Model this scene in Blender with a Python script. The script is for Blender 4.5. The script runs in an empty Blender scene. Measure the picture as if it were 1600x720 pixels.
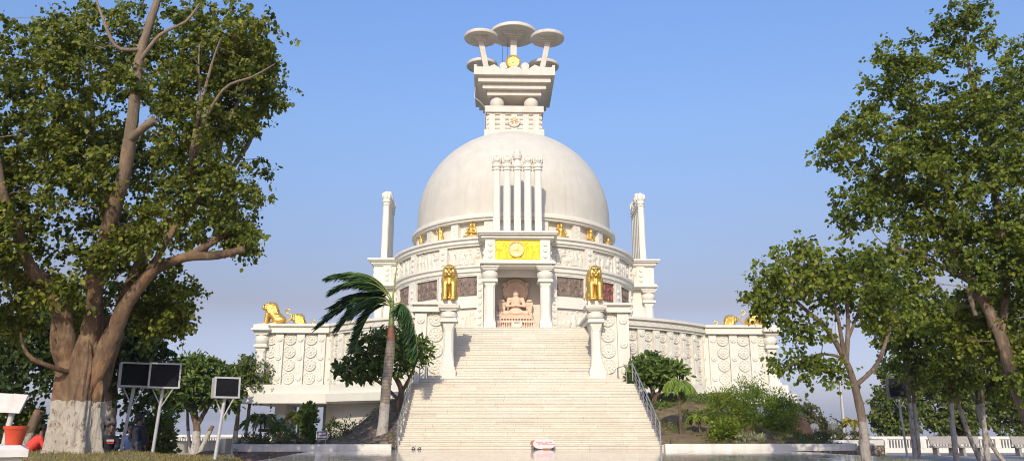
import bpy, math, random
import numpy as np
from mathutils import Vector, Matrix, noise as mnoise
RAD = math.radians
PI = math.pi
sc = bpy.context.scene
COL = sc.collection
CY = 55.0                      # the stupa's axis stands at (0, CY)
LOC = {}

# ------------------------------------------------------------------ objects
def link(o, parent=None):
    COL.objects.link(o)
    if parent is not None:
        o.parent = parent
        LOC[o.name] = LOC[parent.name]
    return o

def tag(o, label=None, cat=None, group=None, kind=None):
    if label: o['label'] = label
    if cat: o['category'] = cat
    if group: o['group'] = group
    if kind: o['kind'] = kind
    return o

def thing(name, loc, label=None, cat=None, group=None):
    o = bpy.data.objects.new(name, None)
    o.empty_display_size = 0.2
    COL.objects.link(o)
    o.location = loc
    LOC[o.name] = Vector(loc)
    return tag(o, label, cat, group)

def kids(o):
    return [c for c in bpy.data.objects if c.parent == o]

def copy_tree(o, parent=None):
    c = o.copy()
    COL.objects.link(c)
    if parent is not None:
        c.parent = parent
    LOC[c.name] = LOC.get(o.name, Vector((0, 0, 0)))
    for ch in kids(o):
        copy_tree(ch, c)
    return c

class MB:
    def __init__(s):
        s.v = []; s.f = []
    def add(s, vs, fs):
        k = len(s.v)
        s.v.extend(tuple(p) for p in vs)
        s.f.extend(tuple(i + k for i in f) for f in fs)
        return s
    def box(s, x0, x1, y0, y1, z0, z1, M=None):
        vs = [(x, y, z) for z in (z0, z1) for y in (y0, y1) for x in (x0, x1)]
        if M is not None: vs = [M @ Vector(p) for p in vs]
        return s.add(vs, [(0, 2, 3, 1), (4, 5, 7, 6), (0, 1, 5, 4), (2, 6, 7, 3), (0, 4, 6, 2), (1, 3, 7, 5)])
    def loft(s, rings, cap=True, closed=True):
        n = len(rings[0]); vs = [p for r in rings for p in r]; fs = []
        for i in range(len(rings) - 1):
            for j in range(n if closed else n - 1):
                a = i * n + j; b = i * n + (j + 1) % n
                fs.append((a, b, b + n, a + n))
        if cap:
            fs.append(tuple(range(n - 1, -1, -1)))
            k = (len(rings) - 1) * n
            fs.append(tuple(range(k, k + n)))
        return s.add(vs, fs)
    def lathe(s, prof, M=None, n=24, cap=True):
        rings = []
        for r, z in prof:
            ring = [Vector((r * math.cos(2 * PI * j / n), r * math.sin(2 * PI * j / n), z)) for j in range(n)]
            if M is not None: ring = [M @ p for p in ring]
            rings.append(ring)
        return s.loft(rings, cap)
    def sq(s, prof, cx, cy):           # chamfered square section: (half, chamfer, z)
        rings = []
        for h, c, z in prof:
            c = max(c, 0.001)
            rings.append([(cx + a, cy + b, z) for a, b in ((-h + c, -h), (h - c, -h), (h, -h + c), (h, h - c), (h - c, h), (-h + c, h), (-h, h - c), (-h, -h + c))])
        return s.loft(rings)
    def sector(s, prof, a0, a1, n=24, cap=True):    # closed (r, z) outline swept about the stupa axis
        rings = []
        for i in range(n + 1):
            a = RAD(a0 + (a1 - a0) * i / n)
            rings.append([(r * math.sin(a), CY - r * math.cos(a), z) for r, z in prof])
        return s.loft(rings, cap=cap)
    def tube(s, pts, rad, n=8, cap=True):
        pts = [Vector(p) for p in pts]
        if not hasattr(rad, '__len__'): rad = [rad] * len(pts)
        rings = []; up = None
        for i, p in enumerate(pts):
            t = (pts[min(i + 1, len(pts) - 1)] - pts[max(i - 1, 0)])
            if t.length < 1e-9: t = Vector((0, 0, 1))
            t.normalize()
            if up is None:
                up = t.orthogonal().normalized()
            up = (up - t * up.dot(t))
            if up.length < 1e-6: up = t.orthogonal()
            up.normalize(); w = t.cross(up)
            rings.append([p + (up * math.cos(2 * PI * j / n) + w * math.sin(2 * PI * j / n)) * rad[i] for j in range(n)])
        return s.loft(rings, cap)
    def ell(s, c, r, rot=None, nu=16, nv=10):
        M = Matrix.Translation(Vector(c)) @ (rot.to_4x4() if rot is not None else Matrix.Identity(4))
        vs = [M @ Vector((0, 0, -r[2]))]; fs = []
        for i in range(1, nv):
            th = -PI / 2 + PI * i / nv
            for j in range(nu):
                a = 2 * PI * j / nu
                vs.append(M @ Vector((r[0] * math.cos(th) * math.cos(a), r[1] * math.cos(th) * math.sin(a), r[2] * math.sin(th))))
        vs.append(M @ Vector((0, 0, r[2])))
        for j in range(nu):
            fs.append((0, 1 + (j + 1) % nu, 1 + j))
            k = 1 + (nv - 2) * nu
            fs.append((len(vs) - 1, k + j, k + (j + 1) % nu))
        for i in range(nv - 2):
            for j in range(nu):
                a = 1 + i * nu + j; b = 1 + i * nu + (j + 1) % nu
                fs.append((a, b, b + nu, a + nu))
        return s.add(vs, fs)
    def cap(s, p0, r0, p1, r1, n=10):         # rounded tapering limb
        p0 = Vector(p0); p1 = Vector(p1); d = (p1 - p0)
        L = d.length; d.normalize()
        pts = []; rr = []
        for t in (-1, -.8, -.45, 0):
            pts.append(p0 + d * (r0 * t)); rr.append(max(.002, r0 * math.sqrt(max(0, 1 - t * t))))
        for t in (0, .45, .8, 1):
            pts.append(p1 + d * (r1 * t)); rr.append(max(.002, r1 * math.sqrt(max(0, 1 - t * t))))
        return s.tube(pts, rr, n)
    def mesh(s, name, mat, off=None):
        me = bpy.data.meshes.new(name)
        v = s.v
        if off is not None: v = [(p[0] - off[0], p[1] - off[1], p[2] - off[2]) for p in v]
        me.from_pydata([tuple(p) for p in v], [], s.f)
        if mat: me.materials.append(mat)
        me.update()
        return me
    def build(s, name, mat, parent=None, smooth=None, world=True):
        off = LOC[parent.name] if (parent is not None and world) else None
        o = bpy.data.objects.new(name, s.mesh(name, mat, off))
        if parent is None: LOC[name] = Vector((0, 0, 0))
        link(o, parent)
        LOC[o.name] = LOC[parent.name] if parent is not None else Vector((0, 0, 0))
        if smooth: shade(o.data, smooth)
        return o

def shade(me, ang=40):
    me.shade_smooth()
    try:
        me.set_sharp_from_angle(angle=RAD(ang))
    except Exception:
        pass

def blob(mb, name, mat, parent, voxel, smooth=3, fac=.5):
    """melt the pieces of mb into one continuous skin"""
    o = mb.build(name + '_raw', mat, parent)
    m = o.modifiers.new('r', 'REMESH'); m.mode = 'VOXEL'; m.voxel_size = voxel
    m = o.modifiers.new('s', 'SMOOTH'); m.factor = fac; m.iterations = smooth
    dg = bpy.context.evaluated_depsgraph_get()
    me = bpy.data.meshes.new_from_object(o.evaluated_get(dg))
    bpy.data.objects.remove(o)
    me.name = name
    if not me.materials: me.materials.append(mat)
    me.shade_smooth()
    n = bpy.data.objects.new(name, me)
    link(n, parent)
    return n

def frame(p, nrm):           # local u = right, v = up, w = out of the wall
    nx, ny = nrm
    return Matrix(((-ny, 0, nx, p[0]), (nx, 0, ny, p[1]), (0, 1, 0, p[2]), (0, 0, 0, 1)))

def polar(r, deg, z=0):
    a = RAD(deg)
    return (r * math.sin(a), CY - r * math.cos(a), z)

def pframe(r, deg, z=0):
    a = RAD(deg)
    return frame(polar(r, deg, z), (math.sin(a), -math.cos(a)))

# ------------------------------------------------------------------ materials
def newmat(name):
    m = bpy.data.materials.new(name); m.use_nodes = True
    nt = m.node_tree
    return m, nt, nt.nodes['Principled BSDF']

def N(nt, t, **kw):
    n = nt.nodes.new(t)
    for k, v in kw.items():
        if k in n.inputs: n.inputs[k].default_value = v
        else: setattr(n, k, v)
    return n

def L(nt, a, b): nt.links.new(a, b)

def ramp(nt, fac, stops):
    r = nt.nodes.new('ShaderNodeValToRGB')
    e = r.color_ramp.elements
    while len(e) < len(stops): e.new(.5)
    for i, (p, c) in enumerate(stops):
        e[i].position = p; e[i].color = (*c, 1)
    L(nt, fac, r.inputs[0])
    return r.outputs[0]

def wpos(nt, scale=(1, 1, 1)):
    g = nt.nodes.new('ShaderNodeNewGeometry')
    m = N(nt, 'ShaderNodeMapping'); m.inputs['Scale'].default_value = scale
    L(nt, g.outputs['Position'], m.inputs[0])
    return m.outputs[0]

def noise(nt, vec, scale, detail=4, rough=.6):
    n = N(nt, 'ShaderNodeTexNoise', Scale=scale, Detail=detail, Roughness=rough)
    if vec is not None: L(nt, vec, n.inputs['Vector'])
    return n.outputs['Fac']

def mixc(nt, f, a, b, mode='MIX'):
    m = nt.nodes.new('ShaderNodeMix'); m.data_type = 'RGBA'; m.blend_type = mode
    for s, x in ((0, f), (6, a), (7, b)):
        if hasattr(x, 'is_linked'): L(nt, x, m.inputs[s])
        elif s == 0: m.inputs[0].default_value = x
        else: m.inputs[s].default_value = (*x, 1)
    return m.outputs[2]

def mathn(nt, op, a, b=None, clamp=False):
    m = nt.nodes.new('ShaderNodeMath'); m.operation = op; m.use_clamp = clamp
    for i, x in enumerate((a, b)):
        if x is None: continue
        if hasattr(x, 'is_linked'): L(nt, x, m.inputs[i])
        else: m.inputs[i].default_value = x
    return m.outputs[0]

def bump(nt, bs, h, strength=.3, dist=.02):
    b = N(nt, 'ShaderNodeBump', Strength=strength, Distance=dist)
    L(nt, h, b.inputs['Height']); L(nt, b.outputs[0], bs.inputs['Normal'])

def mottled(name, c1, c2, scale=3, rough=.7, metal=0, bscale=0, bstr=.2, streak=0, streakc=(.4, .36, .3), bdist=.02):
    m, nt, bs = newmat(name)
    p = wpos(nt)
    f = noise(nt, p, scale, 6)
    c = ramp(nt, f, [(.3, c1), (.7, c2)])
    if streak:
        s = noise(nt, wpos(nt, (2.2, 2.2, .12)), 1.6, 5, .65)
        s = ramp(nt, s, [(.5, (0, 0, 0)), (.8, (1, 1, 1))])
        c = mixc(nt, mathn(nt, 'MULTIPLY', s, streak), c, streakc)
    L(nt, c, bs.inputs['Base Color'])
    bs.inputs['Roughness'].default_value = rough
    bs.inputs['Metallic'].default_value = metal
    if bscale: bump(nt, bs, noise(nt, p, bscale, 4), bstr, bdist)
    return m

def plain(name, c, rough=.6, metal=0):
    return mottled(name, tuple(x * .9 for x in c), tuple(min(1, x * 1.06) for x in c), 5, rough, metal)

M = {}
M['white'] = mottled('white_painted_stone', (.655, .622, .525), (.715, .685, .59), 1.1, .66, 0, 30, .12, .2, (.52, .46, .38))
M['dome'] = mottled('weathered_white_dome', (.55, .515, .425), (.62, .585, .495), .9, .75, 0, 22, .15, .55, (.44, .40, .34))
M['tower'] = mottled('weathered_cream_stone', (.60, .535, .44), (.70, .645, .56), 1.6, .7, 0, 26, .15, .5, (.42, .36, .29))
M['relief'] = mottled('white_relief', (.61, .565, .465), (.69, .65, .55), 2.2, .7, 0, 40, .2)
M['kerb'] = mottled('kerb_paint', (.62, .58, .51), (.76, .73, .66), 1.6, .7, 0, 25, .25, .5, (.38, .33, .26))
M['gold'] = mottled('gold_paint', (.64, .39, .085), (.79, .53, .15), 6, .42, .75, 30, .08)
M['palegold'] = mottled('pale_gold_paint', (.86, .60, .22), (.93, .70, .32), 8, .4, .35, 60, .2)
M['yellow'] = mottled('yellow_paint', (.70, .53, .012), (.84, .68, .03), 5, .5, 0, 40, .2)
M['slate'] = mottled('dark_stone_relief', (.10, .070, .052), (.255, .19, .15), 5, .55, 0, 30, .3)
M['red'] = mottled('red_stone_relief', (.14, .045, .03), (.27, .10, .07), 5, .55, 0, 30, .3)
M['pink'] = mottled('pink_sandstone', (.66, .47, .34), (.77, .58, .44), 5, .75, 0, 40, .3)
M['grey'] = mottled('grey_plaster', (.66, .61, .54), (.72, .67, .60), 2, .8)
M['steel'] = mottled('stainless_steel', (.42, .42, .42), (.56, .56, .56), 10, .28, .95)
M['pole'] = mottled('galvanised_pole', (.42, .41, .40), (.52, .51, .50), 10, .5, .15)
M['black'] = mottled('black_glass', (.006, .006, .007), (.012, .012, .012), 8, .6)
M['black'].node_tree.nodes['Principled BSDF'].inputs['Specular IOR Level'].default_value = .15
M['darkmetal'] = mottled('dark_metal', (.03, .03, .033), (.05, .05, .05), 8, .45)
M['terracotta'] = mottled('red_plastic', (.50, .055, .02), (.58, .08, .03), 10, .35)
M['concrete'] = mottled('bench_stone', (.24, .22, .20), (.38, .35, .31), 12, .85, 0, 40, .4)
M['soil'] = mottled('soil', (.10, .062, .04), (.20, .13, .08), 4, .95, 0, 9, .8, bdist=.08)
M['rock'] = mottled('brown_rock', (.34, .17, .09), (.54, .34, .21), 2.5, .9, 0, 7, .9, bdist=.09)
M['rubble'] = mottled('dark_rock', (.10, .065, .045), (.22, .15, .105), 4, .9, 0, 9, .9, bdist=.08)
M['redcloth'] = mottled('red_carpet', (.42, .05, .04), (.5, .07, .05), 20, .9)
M['wood'] = mottled('brown_board', (.26, .12, .045), (.36, .17, .07), 14, .7)
M['signwhite'] = mottled('sign_white', (.50, .42, .41), (.57, .49, .475), 6, .5)
M['dullwhite'] = mottled('sign_board_back', (.50, .47, .42), (.62, .58, .53), 6, .6, 0, 0, 0, .5, (.34, .28, .22))
M['signred'] = mottled('sign_red', (.55, .03, .05), (.62, .05, .07), 20, .5)
M['signblue'] = mottled('sign_navy', (.02, .022, .07), (.03, .032, .10), 10, .4)
M['skin'] = mottled('skin', (.16, .085, .055), (.20, .11, .07), 12, .55)
M['hair'] = mottled('black_hair', (.008, .007, .007), (.014, .012, .011), 30, .5)
M['cl_black'] = mottled('black_cloth', (.012, .012, .018), (.022, .022, .03), 20, .9)
M['cl_navy'] = mottled('navy_cloth', (.012, .016, .03), (.02, .026, .045), 20, .9)
M['cl_red'] = mottled('red_cloth', (.62, .045, .03), (.75, .07, .05), 14, .8)
M['cl_maroon'] = mottled('maroon_cloth', (.06, .018, .015), (.085, .028, .02), 20, .9)
M['cl_blue'] = mottled('blue_cloth', (.03, .06, .18), (.05, .085, .24), 20, .9)
M['cl_grey'] = mottled('grey_cloth', (.05, .05, .055), (.08, .08, .085), 20, .9)
M['cl_pale'] = mottled('pale_cloth', (.45, .42, .40), (.55, .52, .50), 20, .9)
M['orange'] = mottled('orange_cloth', (.6, .16, .07), (.7, .2, .1), 20, .8)

def glass_mat():
    m, nt, bs = newmat('clear_cover')
    bs.inputs['Base Color'].default_value = (.8, .82, .84, 1)
    bs.inputs['Roughness'].default_value = .15
    bs.inputs['Alpha'].default_value = .2
    return m
M['glass'] = glass_mat()

def marble_steps():
    m, nt, bs = newmat('marble_steps')
    p = wpos(nt)
    # slabs of different lengths along each step: one random value per (step, slab)
    sx = N(nt, 'ShaderNodeSeparateXYZ'); L(nt, p, sx.inputs[0])
    row = mathn(nt, 'FLOOR', mathn(nt, 'MULTIPLY', mathn(nt, 'ADD', sx.outputs['Z'], -.61), 1 / .1549))
    w1 = N(nt, 'ShaderNodeTexWhiteNoise', noise_dimensions='1D'); L(nt, row, w1.inputs['W'])
    xs = mathn(nt, 'ADD', mathn(nt, 'MULTIPLY', sx.outputs['X'], .6), mathn(nt, 'MULTIPLY', w1.outputs[0], 9.0))
    wob = N(nt, 'ShaderNodeTexNoise', noise_dimensions='1D', Scale=.8); L(nt, xs, wob.inputs['W'])
    xs = mathn(nt, 'ADD', xs, mathn(nt, 'MULTIPLY', wob.outputs['Fac'], .9))
    cell = mathn(nt, 'FLOOR', xs)
    w2 = N(nt, 'ShaderNodeTexWhiteNoise', noise_dimensions='2D')
    cm = N(nt, 'ShaderNodeCombineXYZ'); L(nt, cell, cm.inputs[0]); L(nt, row, cm.inputs[1]); L(nt, cm.outputs[0], w2.inputs['Vector'])
    base = ramp(nt, w2.outputs[0], [(.0, (.54, .50, .425)), (.04, (.605, .56, .455)), (.5, (.645, .597, .483)), (1, (.68, .635, .525))])
    vein = noise(nt, wpos(nt, (1, 1, 2.2)), 3.2, 8, .7)
    vm = mathn(nt, 'ABSOLUTE', mathn(nt, 'SUBTRACT', vein, .5))
    vc = ramp(nt, vm, [(0, (1, 1, 1)), (.035, (0, 0, 0))])
    base = mixc(nt, mathn(nt, 'MULTIPLY', vc, .35), base, (.36, .33, .29))
    fr = mathn(nt, 'FRACT', xs)
    jl = mathn(nt, 'LESS_THAN', fr, .012)
    base = mixc(nt, mathn(nt, 'MULTIPLY', jl, .6), base, (.28, .24, .19))
    dirt = noise(nt, wpos(nt, (.5, .5, 1.6)), 1.4, 6, .7)
    dirt = ramp(nt, dirt, [(.45, (0, 0, 0)), (.75, (1, 1, 1))])
    base = mixc(nt, mathn(nt, 'MULTIPLY', dirt, .4), base, (.56, .44, .30))
    # brown line at every riser foot: grime, plus the nosing shadow put into colour
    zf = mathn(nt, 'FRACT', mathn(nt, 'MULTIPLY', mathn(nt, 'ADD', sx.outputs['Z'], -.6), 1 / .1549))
    grime_shade = mathn(nt, 'MULTIPLY', mathn(nt, 'LESS_THAN', zf, mathn(nt, 'MULTIPLY', noise(nt, p, 2.5, 4), .27)), mathn(nt, 'GREATER_THAN', zf, .012))
    base = mixc(nt, mathn(nt, 'MULTIPLY', grime_shade, .72), base, (.34, .25, .155))
    L(nt, base, bs.inputs['Base Color'])
    bs.inputs['Roughness'].default_value = .42
    bump(nt, bs, noise(nt, p, 20, 4), .1)
    return m
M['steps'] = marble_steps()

def tile_mat(name, c1, c2, mortar, tile, rough, msize=.012, dirt=(.2, .16, .12), specks=True):
    m, nt, bs = newmat(name)
    p = wpos(nt)
    b = N(nt, 'ShaderNodeTexBrick', Scale=1.0)
    b.inputs['Color1'].default_value = (*c1, 1); b.inputs['Color2'].default_value = (*c2, 1)
    b.inputs['Mortar'].default_value = (*mortar, 1)
    b.inputs['Mortar Size'].default_value = msize
    b.inputs['Brick Width'].default_value = tile[0]; b.inputs['Row Height'].default_value = tile[1]
    L(nt, p, b.inputs['Vector'])
    c = b.outputs['Color']
    d = noise(nt, p, .9, 7, .7)
    c = mixc(nt, mathn(nt, 'MULTIPLY', ramp(nt, d, [(.42, (0, 0, 0)), (.75, (1, 1, 1))]), .5), c, dirt)
    if specks:
        v = N(nt, 'ShaderNodeTexVoronoi', Scale=1.7); L(nt, p, v.inputs['Vector'])
        c = mixc(nt, mathn(nt, 'LESS_THAN', v.outputs['Distance'], .045), c, (.04, .03, .02))
    L(nt, c, bs.inputs['Base Color'])
    r = ramp(nt, noise(nt, p, 2.5, 5), [(.35, (rough, rough, rough)), (.75, (rough * 4, rough * 4, rough * 4))])
    L(nt, r, bs.inputs['Roughness'])
    return m
M['floor'] = tile_mat('polished_marble_floor', (.50, .455, .37), (.62, .57, .475), (.14, .11, .08), (1.3, .9), .035, .022)
M['paving'] = tile_mat('grey_stone_paving', (.24, .22, .20), (.31, .285, .255), (.15, .13, .11), (.9, .6), .45, .02)

def ground_mat():
    m, nt, bs = newmat('hilltop_and_plain')
    p = wpos(nt)
    f = noise(nt, p, .05, 8, .65)
    c = ramp(nt, f, [(.35, (.10, .11, .06)), (.6, (.20, .17, .11))])
    L(nt, c, bs.inputs['Base Color']); bs.inputs['Roughness'].default_value = .95
    return m
M['ground'] = ground_mat()

def pitching():
    m, nt, bs = newmat('stone_pitched_bank')
    p = wpos(nt)
    v = N(nt, 'ShaderNodeTexVoronoi', Scale=3.4); L(nt, p, v.inputs['Vector'])
    v2 = N(nt, 'ShaderNodeTexVoronoi', Scale=3.4, feature='DISTANCE_TO_EDGE'); L(nt, p, v2.inputs['Vector'])
    c = ramp(nt, v.outputs['Color'], [(.1, (.13, .085, .06)), (.9, (.26, .19, .14))])
    e = ramp(nt, v2.outputs['Distance'], [(.02, (1, 1, 1)), (.09, (0, 0, 0))])
    c = mixc(nt, mathn(nt, 'MULTIPLY', e, .8), c, (.06, .045, .03))
    g = ramp(nt, noise(nt, p, 1.1, 6, .7), [(.5, (0, 0, 0)), (.62, (1, 1, 1))])
    c = mixc(nt, mathn(nt, 'MULTIPLY', g, .7), c, (.09, .10, .03))
    L(nt, c, bs.inputs['Base Color']); bs.inputs['Roughness'].default_value = .95
    bump(nt, bs, mathn(nt, 'MULTIPLY', mathn(nt, 'MINIMUM', v2.outputs['Distance'], .15), 4), .9, .1)
    return m
M['pitch'] = pitching()
M['bankr'] = mottled('dry_grassy_soil', (.12, .088, .042), (.27, .19, .10), 2.2, .95, 0, 12, .9, .45, (.10, .115, .035), .08)
M['turf'] = mottled('dry_turf', (.13, .115, .038), (.24, .20, .075), 4, .95, 0, 30, .8)

def masonry():
    m, nt, bs = newmat('rubble_masonry')
    p = wpos(nt)
    v = N(nt, 'ShaderNodeTexVoronoi', Scale=4.5); L(nt, p, v.inputs['Vector'])
    v2 = N(nt, 'ShaderNodeTexVoronoi', Scale=4.5, feature='DISTANCE_TO_EDGE'); L(nt, p, v2.inputs['Vector'])
    c = ramp(nt, v.outputs['Color'], [(.1, (.16, .11, .075)), (.9, (.36, .28, .20))])
    e = ramp(nt, v2.outputs['Distance'], [(.02, (1, 1, 1)), (.08, (0, 0, 0))])
    c = mixc(nt, e, c, (.13, .10, .075))
    L(nt, c, bs.inputs['Base Color']); bs.inputs['Roughness'].default_value = .9
    bump(nt, bs, mathn(nt, 'MINIMUM', v2.outputs['Distance'], .12), .9, .3)
    return m
M['masonry'] = masonry()

def bark(name, c1, c2, wash=None, washc=(.62, .57, .50), scale=5, pale=None, rings=False):
    m, nt, bs = newmat(name)
    g = nt.nodes.new('ShaderNodeNewGeometry')
    p = g.outputs['Position']
    pv = wpos(nt, (1, 1, .35))
    f = noise(nt, pv, scale, 8, .7)
    c = ramp(nt, f, [(.3, c1), (.68, c2)])
    pat = ramp(nt, noise(nt, wpos(nt, (1, 1, .5)), 1.6, 6, .65), [(.5, (0, 0, 0)), (.66, (1, 1, 1))])
    c = mixc(nt, mathn(nt, 'MULTIPLY', pat, .75), c, tuple(x * .3 for x in c1))
    lich = ramp(nt, noise(nt, wpos(nt, (1.3, 1.3, .8)), 2.7, 7, .7), [(.56, (0, 0, 0)), (.66, (1, 1, 1))])
    och = ramp(nt, noise(nt, wpos(nt, (1.1, 1.1, .7)), 1.9, 6, .6), [(.57, (0, 0, 0)), (.64, (1, 1, 1))])
    c = mixc(nt, mathn(nt, 'MULTIPLY', och, .5), c, (min(.5, c2[0] * 1.5), c2[1] * 1.25, c2[2] * 1.0))
    c = mixc(nt, mathn(nt, 'MULTIPLY', lich, .6), c, (c2[0] * 1.35, c2[1] * 1.5, c2[2] * 1.7))
    if rings:                     # leaf scars ring the palm stem
        sr = N(nt, 'ShaderNodeSeparateXYZ'); L(nt, p, sr.inputs[0])
        rz = mathn(nt, 'FRACT', mathn(nt, 'ADD', mathn(nt, 'MULTIPLY', sr.outputs['Z'], 7.5), mathn(nt, 'MULTIPLY', noise(nt, p, 3, 3), .5)))
        c = mixc(nt, mathn(nt, 'MULTIPLY', mathn(nt, 'LESS_THAN', rz, .2), .55), c, (.11, .08, .06))
    if pale:                      # young upper wood is paler than the old trunk
        sz = N(nt, 'ShaderNodeSeparateXYZ'); L(nt, p, sz.inputs[0])
        k = mathn(nt, 'MULTIPLY', mathn(nt, 'SUBTRACT', sz.outputs['Z'], pale[0]), 1 / (pale[1] - pale[0]), True)
        c = mixc(nt, mathn(nt, 'MULTIPLY', k, .6), c, mixc(nt, f, (.20, .15, .098), (.40, .325, .23)))
    if wash is not None:
        sx = N(nt, 'ShaderNodeSeparateXYZ'); L(nt, p, sx.inputs[0])
        z = mathn(nt, 'ADD', sx.outputs['Z'], mathn(nt, 'MULTIPLY', mathn(nt, 'SUBTRACT', noise(nt, p, 5, 3), .5), .22))
        k = mathn(nt, 'LESS_THAN', z, wash)
        chips = ramp(nt, noise(nt, wpos(nt, (1, 1, .5)), 9, 6, .75), [(.37, (0, 0, 0)), (.46, (1, 1, 1))])
        vc = N(nt, 'ShaderNodeTexVoronoi', Scale=5.5, feature='DISTANCE_TO_EDGE'); L(nt, mixc(nt, .18, wpos(nt, (1, 1, .38)), N(nt, 'ShaderNodeTexNoise', Scale=6.0).outputs['Color']), vc.inputs['Vector'])
        chips = mathn(nt, 'MULTIPLY', chips, ramp(nt, vc.outputs['Distance'], [(.006, (.55, .55, .55)), (.022, (1, 1, 1))]))
        k = mathn(nt, 'MULTIPLY', k, chips)
        wc = mixc(nt, noise(nt, p, 7, 5), washc, (washc[0] * .66, washc[1] * .63, washc[2] * .58))
        c = mixc(nt, k, c, wc)
    L(nt, c, bs.inputs['Base Color']); bs.inputs['Roughness'].default_value = .9
    fine = noise(nt, wpos(nt, (1, 1, .3)), scale * 4, 6, .75)
    bump(nt, bs, mathn(nt, 'ADD', f, mathn(nt, 'MULTIPLY', fine, .5)), .9, .09)
    return m

def leaf_mat(name, stops, rough=.42, trans=.22):
    m, nt, bs = newmat(name)
    a = N(nt, 'ShaderNodeAttribute', attribute_name='tint')
    c = ramp(nt, a.outputs['Fac'], stops)
    L(nt, c, bs.inputs['Base Color']); bs.inputs['Roughness'].default_value = rough
    bs.inputs['Specular IOR Level'].default_value = .22
    t = nt.nodes.new('ShaderNodeBsdfTranslucent')
    L(nt, mixc(nt, .5, c, (.16, .22, .02)), t.inputs[0])
    mx = nt.nodes.new('ShaderNodeMixShader'); mx.inputs[0].default_value = trans
    L(nt, bs.outputs[0], mx.inputs[1]); L(nt, t.outputs[0], mx.inputs[2])
    L(nt, mx.outputs[0], nt.nodes['Material Output'].inputs[0])
    return m
M['lf_peepal'] = leaf_mat('peepal_leaves', [(0, (.045, .066, .012)), (.35, (.13, .16, .022)), (.75, (.27, .275, .036)), (1, (.38, .33, .07))], .42, .42)
M['lf_right'] = leaf_mat('right_tree_leaves', [(0, (.045, .072, .012)), (.35, (.13, .17, .022)), (.75, (.23, .265, .036)), (1, (.33, .31, .065))], .42, .42)
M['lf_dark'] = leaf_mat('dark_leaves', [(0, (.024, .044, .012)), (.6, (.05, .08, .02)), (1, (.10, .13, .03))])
M['lf_frangi'] = leaf_mat('frangipani_leaves', [(0, (.05, .085, .018)), (.5, (.105, .155, .03)), (1, (.20, .24, .05))], .35)
M['lf_plum'] = leaf_mat('plumeria_leaves', [(0, (.04, .08, .017)), (.5, (.10, .16, .03)), (1, (.20, .26, .05))], .3)
M['lf_back'] = leaf_mat('sunlit_leaves', [(0, (.055, .085, .02)), (.5, (.11, .145, .03)), (1, (.21, .21, .05))])
M['lf_dry'] = leaf_mat('dusty_leaves', [(0, (.06, .07, .03)), (.5, (.11, .115, .05)), (1, (.2, .17, .08))])
M['lf_lime'] = leaf_mat('lime_shrub_leaves', [(0, (.075, .125, .015)), (.5, (.17, .235, .026)), (1, (.31, .34, .05))])
M['lf_yellow'] = leaf_mat('yellow_leaves', [(0, (.16, .14, .02)), (.5, (.30, .25, .03)), (1, (.46, .36, .06))])
M['lf_palm'] = leaf_mat('palm_leaflets', [(0, (.022, .058, .018)), (.6, (.05, .11, .03)), (1, (.11, .19, .05))], .3, .12)
M['lf_varieg'] = leaf_mat('variegated_leaves', [(0, (.10, .13, .05)), (.5, (.30, .32, .16)), (1, (.58, .55, .38))])
M['grass'] = leaf_mat('dry_grass', [(0, (.14, .12, .04)), (.5, (.26, .21, .075)), (1, (.40, .32, .13))], .7)
M['bk_peepal'] = bark('peepal_bark', (.085, .046, .023), (.26, .165, .092), 2.05, (.56, .51, .43), 5, (5.5, 9))
M['bk_right'] = bark('right_bark', (.10, .068, .043), (.25, .185, .125))
M['bk_young'] = bark('young_bark', (.10, .07, .048), (.22, .165, .12), 1.55, (.40, .36, .31))
M['lf_green'] = leaf_mat('bright_needles', [(0, (.06, .115, .014)), (.5, (.14, .225, .026)), (1, (.25, .32, .045))])
M['bk_wash'] = bark('washed_bark', (.10, .07, .045), (.24, .18, .12), 2.3, (.50, .46, .41))
M['bk_low'] = bark('low_washed_bark', (.09, .06, .04), (.22, .16, .10), 1.25, (.60, .56, .50))
M['bk_brown'] = bark('brown_bark', (.08, .05, .032), (.20, .14, .09))
M['bk_palm'] = bark('palm_bark', (.20, .155, .115), (.36, .30, .235), 2.35, (.58, .54, .48), 9, None, True)

# ------------------------------------------------------------------ foliage tools
HEART = (np.array([(0, 0, 0), (.26, -.36, .07), (.62, -.33, .06), (1, 0, -.05), (.62, .33, .06), (.26, .36, .07)], float),
         np.array([(0, 1, 2, 3), (0, 3, 4, 5)]))
LANCE = (np.array([(0, 0, 0), (.4, -.16, .03), (1, 0, -.06), (.4, .16, .03)], float), np.array([(0, 1, 2, 3)]))
BROAD = (np.array([(0, 0, 0), (.35, -.2, .05), (.75, -.17, .02), (1, 0, -.12), (.75, .17, .02), (.35, .2, .05)], float),
         np.array([(0, 1, 2, 3), (0, 3, 4, 5)]))
BLADE = (np.array([(0, -.03, 0), (.55, -.022, .0), (1, 0, -.1), (.55, .022, .0), (0, .03, 0)], float), np.array([(0, 1, 3, 4), (1, 2, 3, 3)]))

def unit(a):
    return a / np.maximum(np.linalg.norm(a, axis=1, keepdims=True), 1e-9)

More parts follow.
